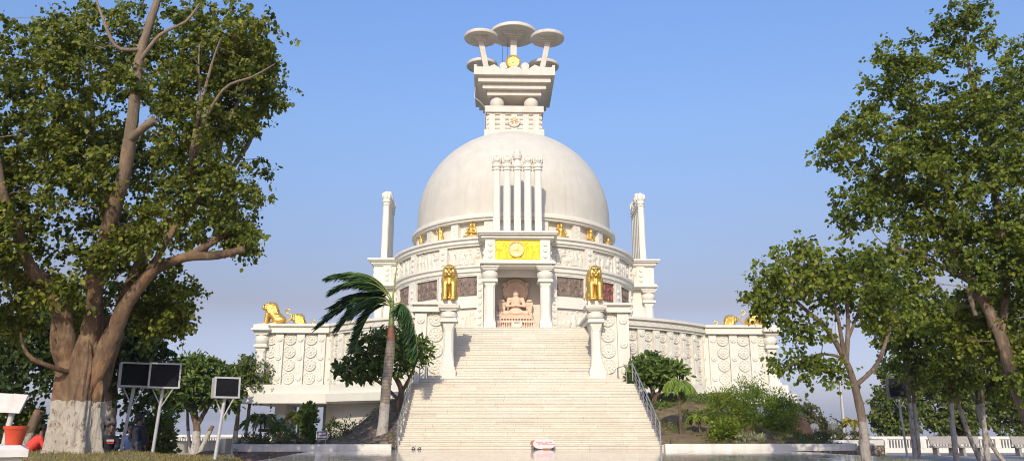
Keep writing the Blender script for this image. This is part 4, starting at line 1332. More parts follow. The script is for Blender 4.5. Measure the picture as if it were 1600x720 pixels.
# ------------------------------------------------------------------ furniture
def floodlight(label, x, y, zb, zc, w, h, lean=0, tilt=0, d=.26, dark=False, post_r=.045):
    root = thing('floodlight', (x, y, zb), label, 'floodlight', 'floodlight boxes on poles')
    zt = zc - h / 2
    MB().tube([(x - lean, y, zb - .1), (x, y, zt)], post_r, 10).build('pole', M['pole'], root, smooth=50)
    Rm = Matrix.Translation((x, y, zc)) @ Matrix.Rotation(tilt, 4, 'Z') @ Matrix.Rotation(RAD(-4), 4, 'X')
    mb = MB(); mb.box(-w / 2, w / 2, -d / 2 + .02, d / 2, -h / 2, h / 2, Rm)
    mb.build('housing', M['darkmetal' if dark else 'pole'], root)
    mb = MB(); t = .035
    mb.box(-w / 2 - .01, w / 2 + .01, -d / 2 - .02, -d / 2 + .02, h / 2 - t, h / 2 + .01, Rm); mb.box(-w / 2 - .01, w / 2 + .01, -d / 2 - .02, -d / 2 + .02, -h / 2 - .01, -h / 2 + t, Rm)
    mb.box(-w / 2 - .01, -w / 2 + t, -d / 2 - .02, -d / 2 + .02, -h / 2 + t, h / 2 - t, Rm); mb.box(w / 2 - t, w / 2 + .01, -d / 2 - .02, -d / 2 + .02, -h / 2 + t, h / 2 - t, Rm)
    mb.build('frame', M['darkmetal' if dark else 'pole'], root)
    mb = MB(); mb.box(-w / 2 + t, w / 2 - t, -d / 2 - .004, -d / 2 + .012, -h / 2 + t, h / 2 - t, Rm)
    mb.build('glass', M['black'], root)
    mb = MB(); mb.box(-w * .25, w * .25, -d / 2 - .012, -d / 2 - .006, -h * .3, h * .22, Rm)
    mb.build('lamp', M['black'], root)
    for s in (-1, 1):
        MB().tube([(x + s * .0, y, zt - .5), (x + s * w * .36, y, zt)], .018, 6).build('brace', M['pole'], root)
    return root
floodlight('leftmost square floodlight box on a pole beside the big tree', -11.40, 22, .58, 2.82, .82, .66, .17, .60)
floodlight('middle floodlight box touching its neighbour beside the big tree', -10.62, 22.05, .58, 2.80, .80, .68, .10, .50)
floodlight('single floodlight box on a pole in front of the frangipani tree', -8.36, 20.5, .55, 2.40, .64, .52, .12, .62)
floodlight('dark floodlight box on a leaning pole among the trees at right', 16.85, 35, -.02, 3.15, .88, .86, -.08, -.1, .3, True)

PF = Matrix.Translation((-8.86, 13.0, 0)) @ Matrix.Rotation(RAD(30), 4, 'Z')      # the pedestal stands askew
def pedestal():
    root = thing('pedestal', (-10, 13.2, .5), 'white plastered pedestal with a sloping cap at the lower left corner', 'pedestal')
    mb = MB(); mb.box(-2.6, -.07, .08, 1.5, .2, .94, PF); mb.build('block', M['kerb'], root)
    mb = MB(); ring = lambda a, z: [PF @ Vector(p) for p in ((-2.6, a, z), (-a, a, z), (-a, 1.6 - a, z), (-2.6, 1.6 - a, z))]
    mb.loft([ring(0, .95), ring(0, 1.06), ring(.12, 1.13)])
    mb.build('cap', M['kerb'], root)
pedestal()
def pot():
    x, y, z = PF @ Vector((-.22, .36, 1.128))
    root = thing('flower_pot', (x, y, z), 'red plastic flower pot on the white pedestal', 'flower pot')
    T = Matrix.Translation((x, y, z))
    mb = MB(); mb.lathe([(.115, 0), (.12, .02), (.165, .25), (.18, .25), (.185, .30), (.172, .305), (.15, .27), (.004, .26)], T, 32)
    mb.build('pot', M['terracotta'], root, smooth=35)
    mb = MB(); mb.lathe([(.15, .262), (.1, .28), (.01, .285)], T, 20); mb.build('soil', M['soil'], root)
pot()
def board():
    root = thing('sign_board', (-10.55, 14.6, 1.0), 'blank back of a tilted white sign board above the pot', 'sign')
    MB().tube([(-10.28, 14.6, 0.6), (-10.16, 14.62, 2.0)], .05, 10).build('post', M['dullwhite'], root, smooth=50)
    R_ = Matrix.Translation((-10.33, 14.5, 1.84)) @ Matrix.Rotation(RAD(3), 4, 'Y') @ Matrix.Rotation(RAD(-8), 4, 'X')
    mb = MB(); mb.loft([[R_ @ Vector(p) for p in ((-.6, a, -.17), (.37, a, -.17), (.44, a, .17), (-.6, a, .17))] for a in (-.02, .02)])
    mb.build('board', M['dullwhite'], root)
board()

def oval_board():
    root = thing('oval_board', (.55, 30.62, .6), 'white oval board with red writing leaning at the foot of the stairs', 'sign')
    R_ = Matrix.Translation((.55, 30.66, .80)) @ Matrix.Rotation(RAD(-12), 4, 'X')
    def oval(a, b, y0, y1, dx=0, dz=0):
        ring = lambda y: [R_ @ Vector((dx + a * math.copysign(abs(math.cos(t)) ** .75, math.cos(t)), y, dz + b * math.copysign(abs(math.sin(t)) ** .8, math.sin(t)))) for t in [2 * PI * k / 40 for k in range(40)]]
        return MB().loft([ring(y1), ring(y0)])
    oval(.42, .19, -.03, .0).build('panel', M['signwhite'], root)
    oval(.17, .10, .004, .03, -.36, .04).build('wooden_back', M['wood'], root)
    rnd = random.Random(3)
    mb = MB()
    # two lines of red letters, too small in the picture to be told apart
    for (z, x0, x1, hh, st) in ((.055, -.30, -.03, .034, .034), (.058, .04, .30, .03, .034), (.0, -.22, .1, .05, .045)):
        x = x0
        while x < x1:
            w = st * rnd.uniform(.55, .8)
            k = rnd.randrange(4)
            mb.box(x, x + .012, -.036, -.031, z - hh / 2, z + hh / 2, R_)
            if k != 1: mb.box(x + .0125, x + w, -.036, -.031, z + hh / 2 - .011, z + hh / 2, R_)
            if k != 0: mb.box(x + .0125, x + w, -.036, -.031, z - .006, z + .006, R_)
            if k > 1: mb.box(x + w - .012, x + w, -.036, -.031, z - hh / 2, z - .0065, R_)
            if k == 3: mb.box(x + .0125, x + w - .0125, -.036, -.031, z - hh / 2, z - hh / 2 + .011, R_)
            x += st
    mb.box(.1, .41, -.036, -.031, -.03, -.014, R_)
    mb.build('red_writing', M['signred'], root)
    mb = MB(); mb.box(-.05, .22, -.05, -.031, -.21, -.165, R_); mb.build('brown_foot', M['wood'], root)
    mb = MB()
    for s in (-1, 1): mb.tube([R_ @ Vector((s * .34, .02, -.02)), (.55 + s * .36, 30.9, .605)], .02, 6)
    mb.build('prop', M['darkmetal'], root)
oval_board()

def sandals():
    for k, (x, a) in enumerate(((-4.49, .15), (-4.27, -.1))):
        pass
    root = thing('sandals', (-4.38, 30.8, .6), 'pair of dark sandals left at the foot of the stairs', 'sandals')
    for x, a in ((-4.47, .5), (-4.26, -.4)):
        R_ = Matrix.Translation((x, 30.8, .603)) @ Matrix.Rotation(a, 4, 'Z')
        mb = MB(); mb.loft([[R_ @ Vector((.055 * math.cos(t) * (1.15 if math.sin(t) > 0 else .9), .135 * math.sin(t), z)) for t in [2 * PI * k / 16 for k in range(16)]] for z in (0, .025)])
        s = mb.build('sole', M['darkmetal'], root)
        mb = MB(); mb.tube([R_ @ Vector(p) for p in ((-.055, .02, .03), (-.03, .05, .075), (0, .08, .06), (.03, .05, .075), (.055, .02, .03))], .013, 6); mb.build('strap', M['black'], root)
sandals()

def dome_lights(label, x, y, z, n=2, s=1.0, gap=.52):
    root = thing('globe_floodlight', (x, y, z), label, 'floodlight', 'floodlights under clear covers')
    w = gap * n + .2
    mb = MB(); mb.box(x - w / 2, x + w / 2, y - .25, y + .25, z + .5 * s, z + .62 * s); mb.build('tray', M['darkmetal'], root)
    MB().tube([(x, y, z), (x, y, z + .5 * s)], .09, 10).build('stand', M['kerb'], root, smooth=50)
    for k in range(n):
        xx = x + (k - (n - 1) / 2) * gap
        T = Matrix.Translation((xx, y, z + .62 * s))
        mb = MB(); mb.box(xx - .17, xx + .17, y - .12, y + .12, z + .63 * s, z + .97 * s); mb.lathe([(.12, .34), (.05, .46)], T, 12)
        l = mb.build('lamp', M['black'], root)
        mb = MB(); mb.lathe([(.25, 0), (.25, .32), (.235, .42), (.19, .52), (.11, .58), (.01, .6)], T, 24, cap=False)
        mb.build('cover', M['glass'], root, smooth=60)
dome_lights('pair of lamps under clear domes among the shrubs at the left bed', -10.86, 34.5, .66, 2, 1.15)
dome_lights('tall lamp under a clear dome behind the yellow plant at right', 17.2, 43, .66, 1, 1.0)
dome_lights('low lamp under a clear dome next to the brown rock', 15.75, 42, .5, 1, .9)

def name_sign():
    root = thing('garden_sign', (-8.16, 31.5, .7), 'small navy sign with two white lines on the left bank', 'sign')
    R_ = Matrix.Translation((-8.16, 31.5, 1.12)) @ Matrix.Rotation(RAD(-4), 4, 'Y') @ Matrix.Rotation(RAD(-10), 4, 'X')
    mb = MB(); mb.box(-.21, .21, -.012, .012, -.155, .155, R_); mb.build('panel', M['signblue'], root)
    mb = MB()
    for a in ((-.22, .22, .15, .17), (-.22, .22, -.17, -.15)): mb.box(a[0], a[1], -.018, .018, a[2], a[3], R_)
    for a in ((-.225, -.2, -.15, .15), (.2, .225, -.15, .15)): mb.box(a[0], a[1], -.018, .018, a[2], a[3], R_)
    mb.build('frame', M['pole'], root)
    mb = MB(); rnd = random.Random(8)
    for z, x0, x1 in ((.065, -.11, .15), (-.065, -.155, .17)):
        x = x0
        while x < x1:
            mb.box(x, x + .028, -.017, -.0125, z - .04, z + .04, R_)
            x += .035
    mb.build('white_writing', M['signwhite'], root)
    mb = MB()
    for s in (-.14, .14): mb.tube([(-8.16 + s, 31.53, .55), (-8.16 + s, 31.53, 1.0)], .015, 6)
    mb.build('legs', M['pole'], root)
name_sign()

def bench(label, x, y, w, rz=0):
    root = thing('stone_bench', (0, 0, 0), label, 'bench', 'stone benches by the balustrade')
    mb = MB(); mb.box(-w / 2, w / 2, -.25, .22, .40, .48); mb.build('seat', M['concrete'], root)
    mb = MB(); mb.loft([[(a, .16 + q, .56), (b, .16 + q, .56), (b + .02, .26 + q, .97), (a - .02, .26 + q, .97)] for a, b, q in ((-w / 2 + .05, w / 2 - .05, 0), (-w / 2 + .05, w / 2 - .05, .07))])
    mb.build('backrest', M['concrete'], root)
    for s in (-1, 1):
        mb = MB(); mb.box(s * w * .34 - .06, s * w * .34 + .06, -.2, .2, 0, .40); mb.box(s * w * .34 - .05, s * w * .34 + .05, .14, .24, .40, .6); mb.box(s * w * .34 - .07, s * w * .34 + .07, -.26, .24, 0, .07)
        mb.build('leg', M['concrete'], root)
    return place(root, (x, y, .005), rz)
bench('stone bench with backrest left of the slim white trunk by the balustrade', 22.15, 41.2, 1.3, .05)
bench('stone bench with backrest right of the slim white trunk by the balustrade', 23.45, 41.0, 1.3, -.03)
bench('stone bench at the right edge behind the creeper', 25.9, 40.2, 1.3, -.1)
def low_table():
    root = thing('stone_stool', (19.55, 43.8, 0), 'backless pale stone seat on two shaped legs by the balustrade', 'bench')
    mb = MB(); mb.box(18.85, 20.3, 43.55, 44.0, .46, .55); mb.build('seat', M['relief'], root)
    for x in (19.1, 20.05):
        mb = MB(); mb.sq([(.22, .02, 0), (.2, .02, .1), (.11, .02, .25), (.2, .02, .46)], x, 43.78); mb.build('leg', M['relief'], root)
low_table()

def balustrade(label, pts, mat='kerb', h=.92, bal=True):
    root = thing('balustrade', (pts[0][0], pts[0][1], 0), label, 'balustrade')
    for (x0, y0), (x1, y1) in zip(pts[:-1], pts[1:]):
        ln = math.hypot(x1 - x0, y1 - y0); n = max(1, round(ln / 2.1)); a = math.atan2(y1 - y0, x1 - x0)
        Mx = Matrix.Translation((x0, y0, 0)) @ Matrix.Rotation(a, 4, 'Z')
        mb = MB(); mb.box(0, ln, -.14, .14, -.02, .26, Mx); mb.build('plinth', M[mat], root)
        mb = MB(); mb.box(0, ln, -.13, .13, h - .14, h, Mx); mb.build('coping', M[mat], root)
        for k in range(n + 1):
            u = ln * k / n
            mb = MB(); mb.box(u - .13, u + .13, -.16, .16, .26, h - .14, Mx); mb.build('post', M[mat], root)
            if k < n:
                mb = MB(); s = ln / n; m = 11
                for q in range(m):
                    v = u + .13 + (s - .26) * (q + .5) / m
                    mb.box(v - .035, v + .035, -.06, .06, .26, h - .2, Mx)
                mb.box(u + .13, u + s - .13, -.07, .07, h - .2, h - .14, Mx)
                mb.build('baluster_panel', M[mat], root)
balustrade('white balustrade with open panels behind the benches at right', [(15.8, 46.4), (19.4, 46.4), (32.5, 46.0)])
balustrade('pale balustrade beyond the frangipani tree at left', [(-26, 52), (-14, 52.5)], 'kerb', .98)
balustrade('pale balustrade at the far left behind the red flower pot', [(-23, 29.5), (-15.3, 29.5)], 'kerb', .9)
balustrade('distant pale balustrade seen under the left wing', [(-13.5, 57.5), (-7.5, 58)], 'kerb', .98)
def lowwall(label, x0, x1, y0, y1, h):
    root = thing('planter_wall', (x0, y0, 0), label, 'low wall')
    a = math.atan2(y1 - y0, x1 - x0); ln = math.hypot(x1 - x0, y1 - y0)
    Mx = Matrix.Translation((x0, y0, 0)) @ Matrix.Rotation(a, 4, 'Z')
    mb = MB(); mb.box(0, ln, -.2, .2, -.02, h - .06, Mx); mb.build('wall', M['kerb'], root)
    mb = MB(); mb.box(-.03, ln + .03, -.24, .24, h - .06, h, Mx); mb.build('coping', M['kerb'], root)
lowwall('low white planter wall in front of the frangipani tree', -18.9, -17.2, 43, 46, .72)
lowwall('low white planter wall right of the frangipani tree', -16.9, -15.4, 46, 49.5, .82)
lowwall('low white wall the young men sit on behind the big tree', -16.0, -9.5, 24.6, 24.9, .52)
def flagpole():
    root = thing('flagpole', (20.95, 50, 0), 'tall thin white pole behind the balustrade at right', 'pole')
    MB().tube([(20.9, 50, 0), (20.98, 50, 4), (21.2, 50, 10)], [.11, .1, .07], 10).build('pole', M['pole'], root, smooth=50)
    MB().lathe([(.2, 0), (.2, .3), (.13, .34)], Matrix.Translation((20.9, 50, 0)), 16).build('base', M['kerb'], root)
flagpole()

def boulder(label, c, r, seed, mat='rubble', group=None, skew=0):
    rng = random.Random(seed)
    mb = MB(); mb.ell((0, 0, 0), (1, 1, 1), None, 20, 14)
    ph = [rng.uniform(0, 6) for _ in range(6)]
    vs = []
    for p in mb.v:
        x, y, z = p
        k = 1 + .16 * math.sin(3 * x + ph[0]) * math.cos(2.6 * y + ph[1]) + .12 * math.sin(5 * z + ph[2] + 2 * x) + .07 * math.sin(9 * x + ph[3]) * math.sin(8 * y + ph[4])
        vs.append((c[0] + x * k * r[0] - skew * z * r[2], c[1] + y * k * r[1], c[2] + z * k * r[2]))
    mb.v = vs
    o = mb.build('boulder', M[mat]); shade(o.data, 50)
    # origin at the boulder's own base
    base = Vector((c[0], c[1], c[2] - r[2]))
    o.data.transform(Matrix.Translation(-base)); o.location = base
    return tag(o, label, 'rock', group)
boulder('large brown boulder beside the big shrub at the right bed', (12.35, 34.9, .95), (.62, .6, .98), 4, 'rock', None, .42)
boulder('low dark rock on the paving at the left end of the kerb', (-11.7, 29.4, .1), (.75, .5, .42), 7)
boulder('flat brown rock under the left kerb, next to the low dark rock', (-10.4, 29.75, .15), (.8, .4, .38), 9)
boulder('long brown rock under the middle of the left kerb', (-9.1, 29.9, .12), (.85, .3, .36), 12)

# ------------------------------------------------------------------ people
def person(label, loc, rz, pose, shirt, trousers, extra=None):
    root = thing('person', (0, 0, 0), label, 'person', None)
    sit = pose != 'stand'
    hip = .92 if not sit else .12
    lean = {'stand': .0, 'sit': -.12, 'bend': -.34}[pose]
    sh = Vector((0, lean, hip + .50)); nk = sh + Vector((0, lean * .2 - .01, .08)); hd = nk + Vector((0, -.03 + lean * .25, .16))
    body = MB(); top = MB(); leg = MB()
    body.cap(nk - Vector((0, 0, .06)), .058, nk + Vector((0, 0, .06)), .055)
    body.ell(hd, (.078, .098, .118)); body.cap(hd + Vector((0, -.09, .0)), .012, hd + Vector((0, -.11, -.025)), .017, 6); body.ell(hd + Vector((0, -.05, -.085)), (.05, .045, .035))
    for k in (-1, 1):
        body.ell(hd + Vector((k * .08, 0, -.01)), (.014, .025, .034)); body.ell(hd + Vector((k * .03, -.085, .02)), (.016, .012, .009))
    body.ell(hd + Vector((0, -.092, -.055)), (.026, .012, .009))
    top.cap((0, .01, hip + .02), .15, sh - Vector((0, 0, .1)), .165, 16); top.cap(sh + Vector((-.13, 0, -.03)), .075, sh + Vector((.13, 0, -.03)), .075)
    for k in (-1, 1):
        a = sh + Vector((k * .19, 0, -.03))
        if sit:
            e = a + Vector((k * .06, -.10, -.27)); h = Vector((k * .06, lean - .36, hip + .08))
        else:
            e = a + Vector((k * .10, .04, -.27)); h = e + Vector((-k * .06, -.12, -.22))
        top.cap(a, .068, e, .052); top.cap(e, .052, e.lerp(h, .86), .04)
        body.cap(e.lerp(h, .8), .032, h, .03)
        d = (h - e).normalized()
        body.ell(h + d * .04, (.036, .036, .045))
        for q in range(4):
            s0 = h + d * .07 + Vector(((q - 1.5) * .019, 0, 0))
            m = s0 + d * (.035 + .006 * (1.5 - abs(q - 1.5))); body.cap(s0, .0105, m, .0095, 6); body.cap(m, .0095, m + d * .02 + Vector((0, .012, -.018)), .008, 6)
        body.cap(h + d * .02 + Vector((-k * .03, 0, 0)), .012, h + d * .07 + Vector((-k * .05, -.01, 0)), .009, 6)
        hp = Vector((k * .09, .02, hip))
        if sit:
            kn = Vector((k * .15, -.42, hip + .02)); an = Vector((k * .14, -.40, hip - .42))
        else:
            kn = Vector((k * .11, -.02 + k * .03, .48)); an = Vector((k * .12, .03 + k * .06, .08))
        leg.cap(hp, .10, kn, .072); leg.cap(kn, .07, an, .05)
        ft = MB(); ft.ell(an + Vector((0, -.07, -.045)), (.045, .13, .04), None, 12, 8); ft.cap(an, .04, an + Vector((0, -.02, -.03)), .045)
        blob(ft, 'shoe', M['darkmetal'], root, .014, 2)
    leg.cap((-.06, .02, hip + .03), .13, (.06, .02, hip + .03), .13)
    blob(body, 'body', M['skin'], root, .0075, 1)
    blob(top, 'shirt', M[shirt], root, .014, 3)
    blob(leg, 'trousers', M[trousers], root, .014, 3)
    hr = MB(); hr.ell(hd + Vector((0, .022, .035)), (.094, .105, .11), None, 16, 12)
    for k in range(14): hr.ell(hd + Vector((.07 * math.sin(k * 2.1), .02 + .075 * math.cos(k * 1.7), .10 + .02 * math.sin(k))), (.03, .03, .03), None, 8, 6)
    hr.v = [(p[0], max(p[1], hd.y - .075 + max(0, .06 - (p[2] - hd.z)) * .9), p[2]) for p in hr.v]
    hr.build('hair', M['hair'], root, smooth=60)
    if extra == 'print':
        mb = MB(); mb.box(-.1, .1, -.215 + lean, -.205 + lean, hip + .36, hip + .42); mb.build('white_print', M['signwhite'], root)
        mb = MB(); mb.box(-.08, .1, -.212 + lean, -.202 + lean, hip + .30, hip + .335); mb.build('pink_print', M['signred'], root)
    if extra == 'stripe':
        mb = MB(); a = sh + Vector((.19, 0, -.03)); mb.cap(a + Vector((0, -.04, .04)), .035, a + Vector((.07, -.01, -.16)), .03); mb.build('sleeve_stripe', M['orange'], root)
    if extra == 'hood':
        mb = MB(); mb.cap(sh + Vector((-.1, .07, .03)), .06, sh + Vector((.1, .07, .03)), .06); blob(mb, 'hood', M['cl_pale'], root, .014, 2)
    return place(root, loc, rz)
person('young man standing with his back turned, in a dark top and grey trousers', (-12.02, 24.0, .0), PI - .45, 'stand', 'cl_navy', 'cl_grey', 'stripe')
person('young man in a black printed sweatshirt seated beside the big trunk', (-12.95, 24.2, .53), .55, 'sit', 'cl_black', 'cl_navy', 'print')
person('person in a blue top with pale hood seated behind the leftmost pole', (-12.48, 24.6, .53), .2, 'sit', 'cl_blue', 'cl_navy', 'hood')
person('person in maroon seated beside the standing young man', (-12.2, 24.75, .53), -.1, 'sit', 'cl_maroon', 'cl_maroon')
person('person in a bright red shirt bending forward left of the trunk', (-14.98, 23.4, .52), PI - .7, 'bend', 'cl_red', 'cl_grey')
person('person in red almost hidden behind the whitewashed trunk', (-13.45, 24.7, .5), .5, 'sit', 'cl_red', 'cl_navy')

# ------------------------------------------------------------------ trees and plants
def buttress(mb):
    """fluted, flaring foot of the big trunk"""
    rings = []; n = 128
    key = ((.2, .77), (.45, .70), (.7, .65), (1.0, .61), (1.4, .575), (1.9, .555), (2.3, .55), (2.7, .57), (3.0, .56), (3.3, .46), (3.55, .34), (3.7, .2), (3.76, .02))
    for i in range(73):
        z = .2 + 3.56 * i / 72
        r = float(np.interp(z, [a for a, b in key], [b for a, b in key]))
        ring = []
        for j in range(n):
            a = 2 * PI * j / n
            f = max(0, 1 - (z - .2) / 1.9)
            k = 1 + (.06 + .16 * f) * math.sin(5 * a + .6 + z * .25) + (.03 + .05 * f) * math.sin(9 * a + 2 + z * .8) + .03 * math.sin(15 * a + z * 2.2) + .02 * math.sin(26 * a - z * 3.1)
            k += .10 * mnoise.noise(Vector((math.cos(a) * 2.2, math.sin(a) * 2.2, z * 1.2))) + .05 * mnoise.noise(Vector((math.cos(a) * 7, math.sin(a) * 7, z * 2.6))) + .03 * mnoise.noise(Vector((math.cos(a) * 16, math.sin(a) * 16, z * 6)))
            ring.append((-11.78 + r * k * math.cos(a) * 1.02 - .03 * z, 20.05 + r * k * math.sin(a) * .85, z))
        rings.append(ring)
    mb.loft(rings)

def S_(*pts): return [tuple(p) for p in pts]

tree('peepal_tree', 'huge spreading tree with whitewashed trunk base filling the left of the view', 'tree', [
    S_((-11.8, 20.1, 1.0, 0.212), (-11.85, 20.15, 2.0, 0.282), (-11.8, 20.25, 2.9, 0.254), (-11.7, 20.5, 4.2, 0.141)),
    S_((-11.9, 20.05, 1.3, 0.197), (-12.0, 19.98, 2.2, 0.269), (-12.22, 19.8, 3.3, 0.261), (-12.5, 19.45, 4.75, 0.205), (-12.87, 19, 5.15, 0.155), (-13.06, 18.6, 5.9, 0.134), (-13.38, 18, 7.2, 0.106), (-13.9, 17.8, 9.4, 0.076), (-14.3, 17.9, 11.5, 0.034)),
    S_((-12.5, 19.5, 4.75, 0.141), (-13.9, 20.5, 5.2, 0.113), (-14.95, 21, 5.6, 0.092), (-16.0, 21.4, 6.5, 0.067)),
    S_((-11.78, 20.1, 1.4, 0.210), (-11.8, 20.1, 2.6, 0.277), (-11.73, 20, 4.09, 0.227), (-11.61, 19.6, 5.18, 0.206), (-11.16, 19, 6.22, 0.181), (-10.71, 18.5, 7.25, 0.160), (-10.46, 18.1, 8.37, 0.143), (-10.38, 17.9, 9.74, 0.122), (-10.3, 17.8, 10.66, 0.105), (-10.1, 17.8, 11.83, 0.100), (-10.0, 17.9, 13.2, 0.060)),
    S_((-10.46, 18.1, 8.3, 0.109), (-10.05, 17.9, 8.54, 0.101), (-9.77, 17.8, 8.71, 0.097)),
    S_((-10.3, 17.8, 10.6, 0.060), (-10.54, 17.6, 10.49, 0.050), (-10.81, 17.5, 10.54, 0.045), (-11.07, 17.4, 11.05, 0.040), (-11.39, 17.4, 11.75, 0.020)),
    S_((-10.36, 17.8, 10.2, 0.055), (-9.85, 17.7, 10.96, 0.045), (-9.25, 17.7, 11.33, 0.035), (-8.95, 17.7, 11.87, 0.020)),
    S_((-9.6, 20.2, 7.2, 0.070), (-9.28, 19, 8.46, 0.050), (-8.9, 18.6, 10.27, 0.035), (-8.64, 18.5, 11.32, 0.015)), S_((-9.4, 19.6, 7.9, 0.050), (-9.15, 19, 8.82, 0.045), (-8.46, 18.6, 9.91, 0.035), (-7.68, 18.4, 10.18, 0.025), (-7.13, 18.4, 10.55, 0.012)), S_((-9.35, 19.4, 8.2, 0.045), (-9.09, 19, 9.0, 0.040), (-9.11, 18.5, 10.22, 0.030), (-9.17, 18.5, 11.13, 0.015)),
    S_((-11.87, 20.2, 4.4, 0.170), (-12.13, 20.8, 5.95, 0.141), (-12.4, 21.5, 7.42, 0.113), (-13.33, 22, 9.15, 0.085), (-14.1, 22.3, 12.4, 0.050)),
    S_((-11.7, 20.05, 1.2, 0.176), (-11.62, 20, 2.2, 0.244), (-11.18, 19.85, 3.5, 0.233), (-10.65, 19.6, 4.61, 0.162), (-10.0, 19.4, 5.3, 0.134), (-9.26, 19.3, 5.6, 0.120), (-8.42, 19.2, 5.64, 0.106), (-7.75, 19.1, 5.78, 0.085)),
    S_((-11.7, 20.2, 1.4, 0.176), (-11.5, 20.3, 2.6, 0.233), (-11.3, 20.6, 4.6, 0.176), (-10.9, 21, 6.5, 0.127), (-10.22, 21.3, 7.38, 0.106), (-9.46, 21.5, 8.2, 0.085), (-8.76, 21.8, 9.7, 0.067), (-8.4, 22, 11.6, 0.034)),
    S_((-10.65, 19.7, 4.6, 0.106), (-10.2, 19.8, 5.7, 0.085), (-9.9, 20.1, 6.7, 0.092), (-9.2, 20.3, 8.0, 0.067), (-8.9, 20.2, 9.5, 0.046), (-8.3, 20.1, 10.9, 0.025)),
    S_((-9.26, 19.3, 5.6, 0.092), (-8.7, 19.4, 6.0, 0.092), (-8.35, 19.5, 6.3, 0.076)),
    S_((-12.0, 19.7, 2.75, 0.076), (-12.15, 19.3, 2.82, 0.059), (-12.47, 18.9, 3.0, 0.050), (-12.64, 18.7, 3.3, 0.038), (-12.68, 18.6, 3.6, 0.029)),
    ],
    [((-9.3, 20.5, 10.3), (2.0, 1.9, 2.7), 200), ((-11.5, 20.8, 12.2), (3.6, 1.9, 1.6), 165), ((-11.8, 21.5, 9.0), (1.6, 1.0, 1.6), 50), ((-13.9, 19.6, 9.3), (2.4, 2.6, 3.4), 230), ((-14.4, 19.8, 6.0), (2.0, 2.0, 1.5), 90),
     ((-9.1, 20.2, 7.3), (1.7, 1.8, 1.2), 85), ((-11.7, 21.3, 6.6), (1.7, 1.2, 1.6), 75), ((-10.5, 21.1, 4.8), (1.0, .8, 1.1), 80), ((-8.4, 20, 11.7), (1.1, 1.4, 1.7), 65), ((-13.9, 20.8, 4.3), (1.8, 1, .8), 45),
     ((-12.5, 19.0, 8.6), (.9, .6, 1.3), 30), ((-12.2, 19.0, 4.7), (.8, .3, .45), 12), ((-11.0, 18.9, 5.7), (.8, .3, .6), 14), ((-13.1, 18.2, 5.9), (.8, .3, .8), 16), ((-11.5, 18.4, 7.7), (.8, .4, .9), 18), ((-12.2, 18.0, 10.6), (1.2, .5, 1.4), 32), ((-10.2, 18.9, 6.3), (.7, .3, .5), 12), ((-9.4, 18.3, 9.2), (.9, .4, 1.2), 16), ((-10.6, 17.6, 9.6), (.5, .2, .5), 6), ((-13.4, 18.5, 7.3), (1.6, .6, 1.5), 42), ((-14.4, 18.8, 4.9), (1.0, .6, .7), 20), ((-8.0, 19.6, 6.3), (.7, .7, .5), 20)],
    dict(per=72, spread=.42, size=.116, mat=M['lf_peepal'], wind=(-.5, .1, 0)), M['bk_peepal'], seed=3, base=(-11.8, 20, .6), extra=buttress)

tree('shade_tree', 'dark tree with whitewashed trunk standing in shade behind the big left tree', 'tree', [
    S_((-14.35, 27, 0, .34), (-14.45, 27, 1.4, .28), (-14.5, 27, 2.8, .25), (-14.9, 27, 4.4, .17), (-15.6, 27, 6, .08)),
    S_((-14.5, 27, 2.7, .16), (-13.4, 27, 3.9, .11), (-12.6, 27, 4.8, .06)), S_((-14.6, 27, 3, .16), (-16.6, 27, 4.2, .11), (-18.5, 27, 4.9, .06))],
    [((-15.6, 27, 5.0), (3.0, 1.8, 1.6), 130), ((-13.5, 27, 4.1), (1.1, 1.3, 1.2), 64), ((-18.7, 27, 4.0), (2.6, 1.6, 1.7), 110), ((-15.8, 26.6, 3.3), (2.8, 1.2, .8), 70), ((-13.3, 26.9, 2.4), (.8, .8, .4), 14)],
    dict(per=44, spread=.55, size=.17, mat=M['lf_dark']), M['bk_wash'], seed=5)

def rosette_leaf(mat, size=.3, per=26, spread=.2):
    return dict(per=per, spread=spread, size=size, mat=mat, droop=-.05, wind=(0, 0, 0), sprays=13, up=.8, tpl=BROAD, bias=.3, flat=.6)
tree('frangipani_tree', 'rounded bright green large leaved tree behind the single floodlight', 'tree', [
    S_((-16.6, 41, 0, .26), (-16.55, 41, .9, .2), (-16.75, 41, 2.0, .17), (-17.1, 41, 2.8, .12), (-17.6, 41, 3.6, .07)), S_((-16.55, 41, 1.6, .13), (-16.0, 40.8, 2.6, .1), (-15.4, 40.8, 3.5, .06)),
    S_((-16.75, 41, 2.0, .1), (-16.7, 40.6, 3.2, .08), (-16.6, 40.5, 4.2, .05)), S_((-16.4, 41, .05, .15), (-16.1, 41, .8, .12), (-15.8, 41, 1.5, .1))],
    [((-16.7, 40.8, 3.7), (1.95, 1.7, 1.35), 300), ((-15.1, 40.9, 3.2), (.9, 1.0, .9), 70), ((-18.2, 40.9, 3.1), (.8, .9, .8), 70)],
    rosette_leaf(M['lf_frangi'], .33, 22, .22), M['bk_low'], seed=8)
tree('bushy_tree', 'small leafy tree right of the frangipani with two whitewashed trunks', 'tree', [
    S_((-15.75, 44.5, 0, .15), (-15.7, 44.5, 2.4, .12), (-15.8, 44.5, 4.6, .05)), S_((-15.2, 44.5, 0, .1), (-15.1, 44.5, 2.4, .09), (-15.0, 44.5, 4.4, .04))],
    [((-15.2, 44.5, 4.3), (1.3, 1.2, 1.2), 120), ((-14.4, 44.6, 3.4), (.7, .8, .7), 36)],
    dict(per=44, spread=.42, size=.14, mat=M['lf_back'], tpl=HEART), M['bk_low'], seed=9)
